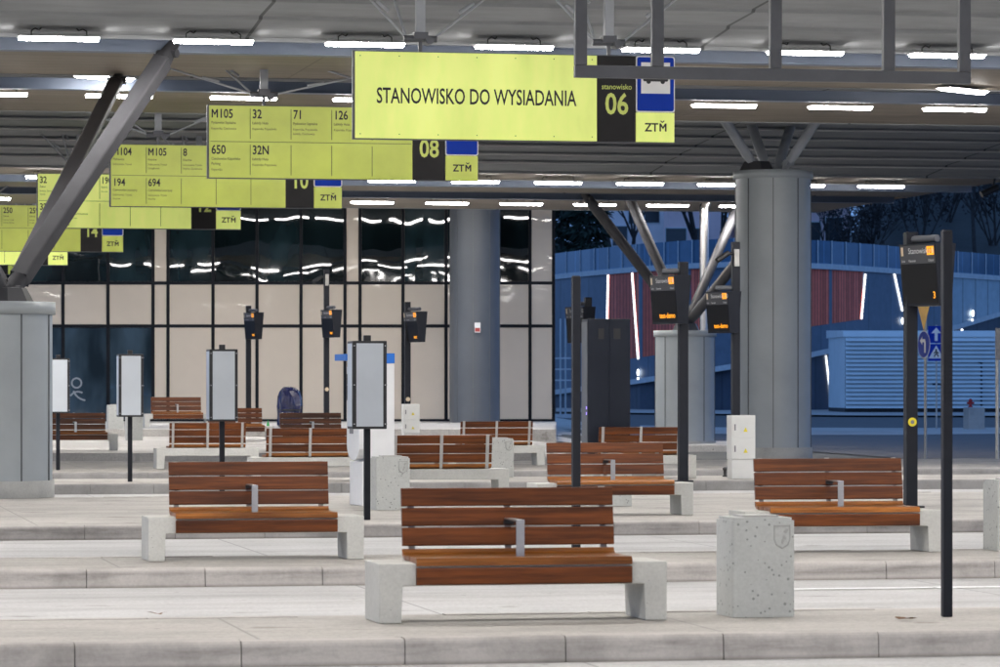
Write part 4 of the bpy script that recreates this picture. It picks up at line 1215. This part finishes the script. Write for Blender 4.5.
def conifer(px, d, h, rad, label, seed):
    rg = random.Random(seed); z0 = hillz(px, d) - .5
    t = thing('conifer_tree', label, 'tree', (*W(px, d), z0), 0, 'dark conifers on the hill')
    MB().tube((0, 0, 0), (0, 0, h * .98), .2, .03, 7).build('trunk', M['bark'], t)
    m = MB()
    for i in range(2600):
        f = rg.random() ** .75; z = h * (.06 + .92 * f); rr = rad * (1 - f) ** .8 * (.75 + .25 * math.sin(z * 5)) * rg.uniform(.25, 1.05) + .05
        a_ = rg.uniform(0, 6.283); c = Vector((rr * math.cos(a_), rr * math.sin(a_), z - rr * .25))
        s1 = Vector((math.cos(a_), math.sin(a_), -.5 + rg.uniform(-.4, .4))) * rg.uniform(.3, .7); s2 = Vector((rg.uniform(-1, 1), rg.uniform(-1, 1), rg.uniform(-.4, .4))) * .22
        m.add([c - s2, c + s2, c + s1], [(0, 1, 2)])
    m.build('crown', M['needle'], t)
def scrub_tree(px, d, h, rad, label, seed):
    rg = random.Random(seed); z0 = hillz(px, d) - .6
    t = thing('scrub_tree', label, 'tree', (*W(px, d), z0), 0, 'dense dark scrub on the hill')
    m = MB()
    for k in range(7): branch(m, Vector((rg.uniform(-.4, .4), rg.uniform(-.4, .4), 0)), Vector((rg.uniform(-.5, .5), rg.uniform(-.5, .5), 1)).normalized(), h * .33, .07, 3, rg, .5)
    m.build('trunk', M['bark'], t)
    m = MB()
    cl = [(Vector((rg.uniform(-1, 1) * rad, rg.uniform(-1, 1) * rad, h * rg.uniform(.25, .95))), rg.uniform(.4, 1.0)) for _ in range(26)]
    for i in range(1700):
        c, s_ = rg.choice(cl); p_ = c + Vector((rg.gauss(0, 1), rg.gauss(0, 1), rg.gauss(0, 1))) * s_ * .55
        a_ = Vector((rg.uniform(-1, 1), rg.uniform(-1, 1), rg.uniform(-1, 1))) * .22; b_ = Vector((rg.uniform(-1, 1), rg.uniform(-1, 1), rg.uniform(-1, 1))) * .14
        m.add([p_ - b_, p_ + b_, p_ + a_], [(0, 1, 2)])
    m.build('crown', M['scrub'], t)
conifer(562, 252, 11.5, 2.6, 'dark conifer touching the corner of the station building', 1)
conifer(575, 262, 13, 2.0, 'slender dark conifer beside the building corner', 2)
conifer(589, 250, 11.5, 2.3, 'dark conifer nearest the leaning struts', 3)
bare_tree(613, 262, 13, 'thick leaning bare tree before the pale house', 11, .18, .36)
bare_tree(632, 268, 10, 'thin bare tree between the two struts', 12, -.05, .18)
bare_tree(692, 258, 11, 'bare tree with dark bent branches before the pink house', 13, -.25, .28)
bare_tree(722, 265, 10, 'bare tree behind the galvanised pipe', 14, 0, .2)
bare_tree(824, 262, 6, 'low bare tree before the pink house by the tallest column', 15, .1, .14)
for i, (px, h, lab) in enumerate([(858, 8.5, 'dark scrub at the end of the pink house'), (876, 9.5, 'dense dark scrub above the red board field'), (897, 9, 'dark scrub behind the departure display'), (921, 10.5, 'tall dark scrub above the thin black post'), (944, 9, 'dark scrub beside the thin black post'), (968, 11, 'dark scrub above the pale wall panels'), (991, 11.5, 'dark scrub at the picture edge under the canopy')]):
    scrub_tree(px, 255 + (i % 3) * 10, h, 1.6, lab, 40 + i)
bare_tree(975, 250, 12, 'pale stemmed bare tree among the dark scrub', 17, .05, .16)
bare_tree(905, 268, 12, 'bare tree rising from the dark scrub', 18, 0, .16)

# ------------------------------------------------------------ light and sky
w = bpy.data.worlds.new('World'); sc.world = w; w.use_nodes = True
nt = w.node_tree; bg = nt.nodes['Background']
sky = N(nt, 'ShaderNodeTexSky'); sky.sky_type = 'NISHITA'; sky.sun_disc = False
sky.sun_elevation = R(3.0); sky.sun_rotation = R(200)
bw_ = N(nt, 'ShaderNodeRGBToBW'); nt.links.new(sky.outputs[0], bw_.inputs[0])
pw_ = N(nt, 'ShaderNodeMath', operation='POWER'); nt.links.new(bw_.outputs[0], pw_.inputs[0]); pw_.inputs[1].default_value = .35
mx = mixc(nt, 1.0, pw_.outputs[0], (.34, .73, 1.62), 'MULTIPLY')
nt.links.new(mx, bg.inputs['Color']); bg.inputs['Strength'].default_value = .42
sl = bpy.data.lights.new('sun', 'SUN'); sl.energy = .03; sl.angle = R(8); sl.color = (.6, .75, 1.0)
so = bpy.data.objects.new('sun', sl); COL.objects.link(so); so.rotation_euler = (R(80), 0, R(200))

# ------------------------------------------------------------ camera
cam = bpy.data.cameras.new('camera'); co = bpy.data.objects.new('camera', cam); COL.objects.link(co)
co.location = (0, 0, ZC); co.rotation_euler = (R(90), 0, -A)
cam.sensor_width = 36; cam.lens = F / 1000 * 36; cam.shift_y = (HY - 333.5) / 1000
cam.clip_start = .5; cam.clip_end = 6000
cam.dof.use_dof = True; cam.dof.focus_distance = 46; cam.dof.aperture_fstop = 7.1
sc.camera = co
sc.view_settings.view_transform = 'Standard'; sc.view_settings.look = 'None'; sc.view_settings.exposure = 0
sc.cycles.use_denoising = True
sc.cycles.sample_clamp_indirect = 8.0
sc.cycles.max_bounces = 8
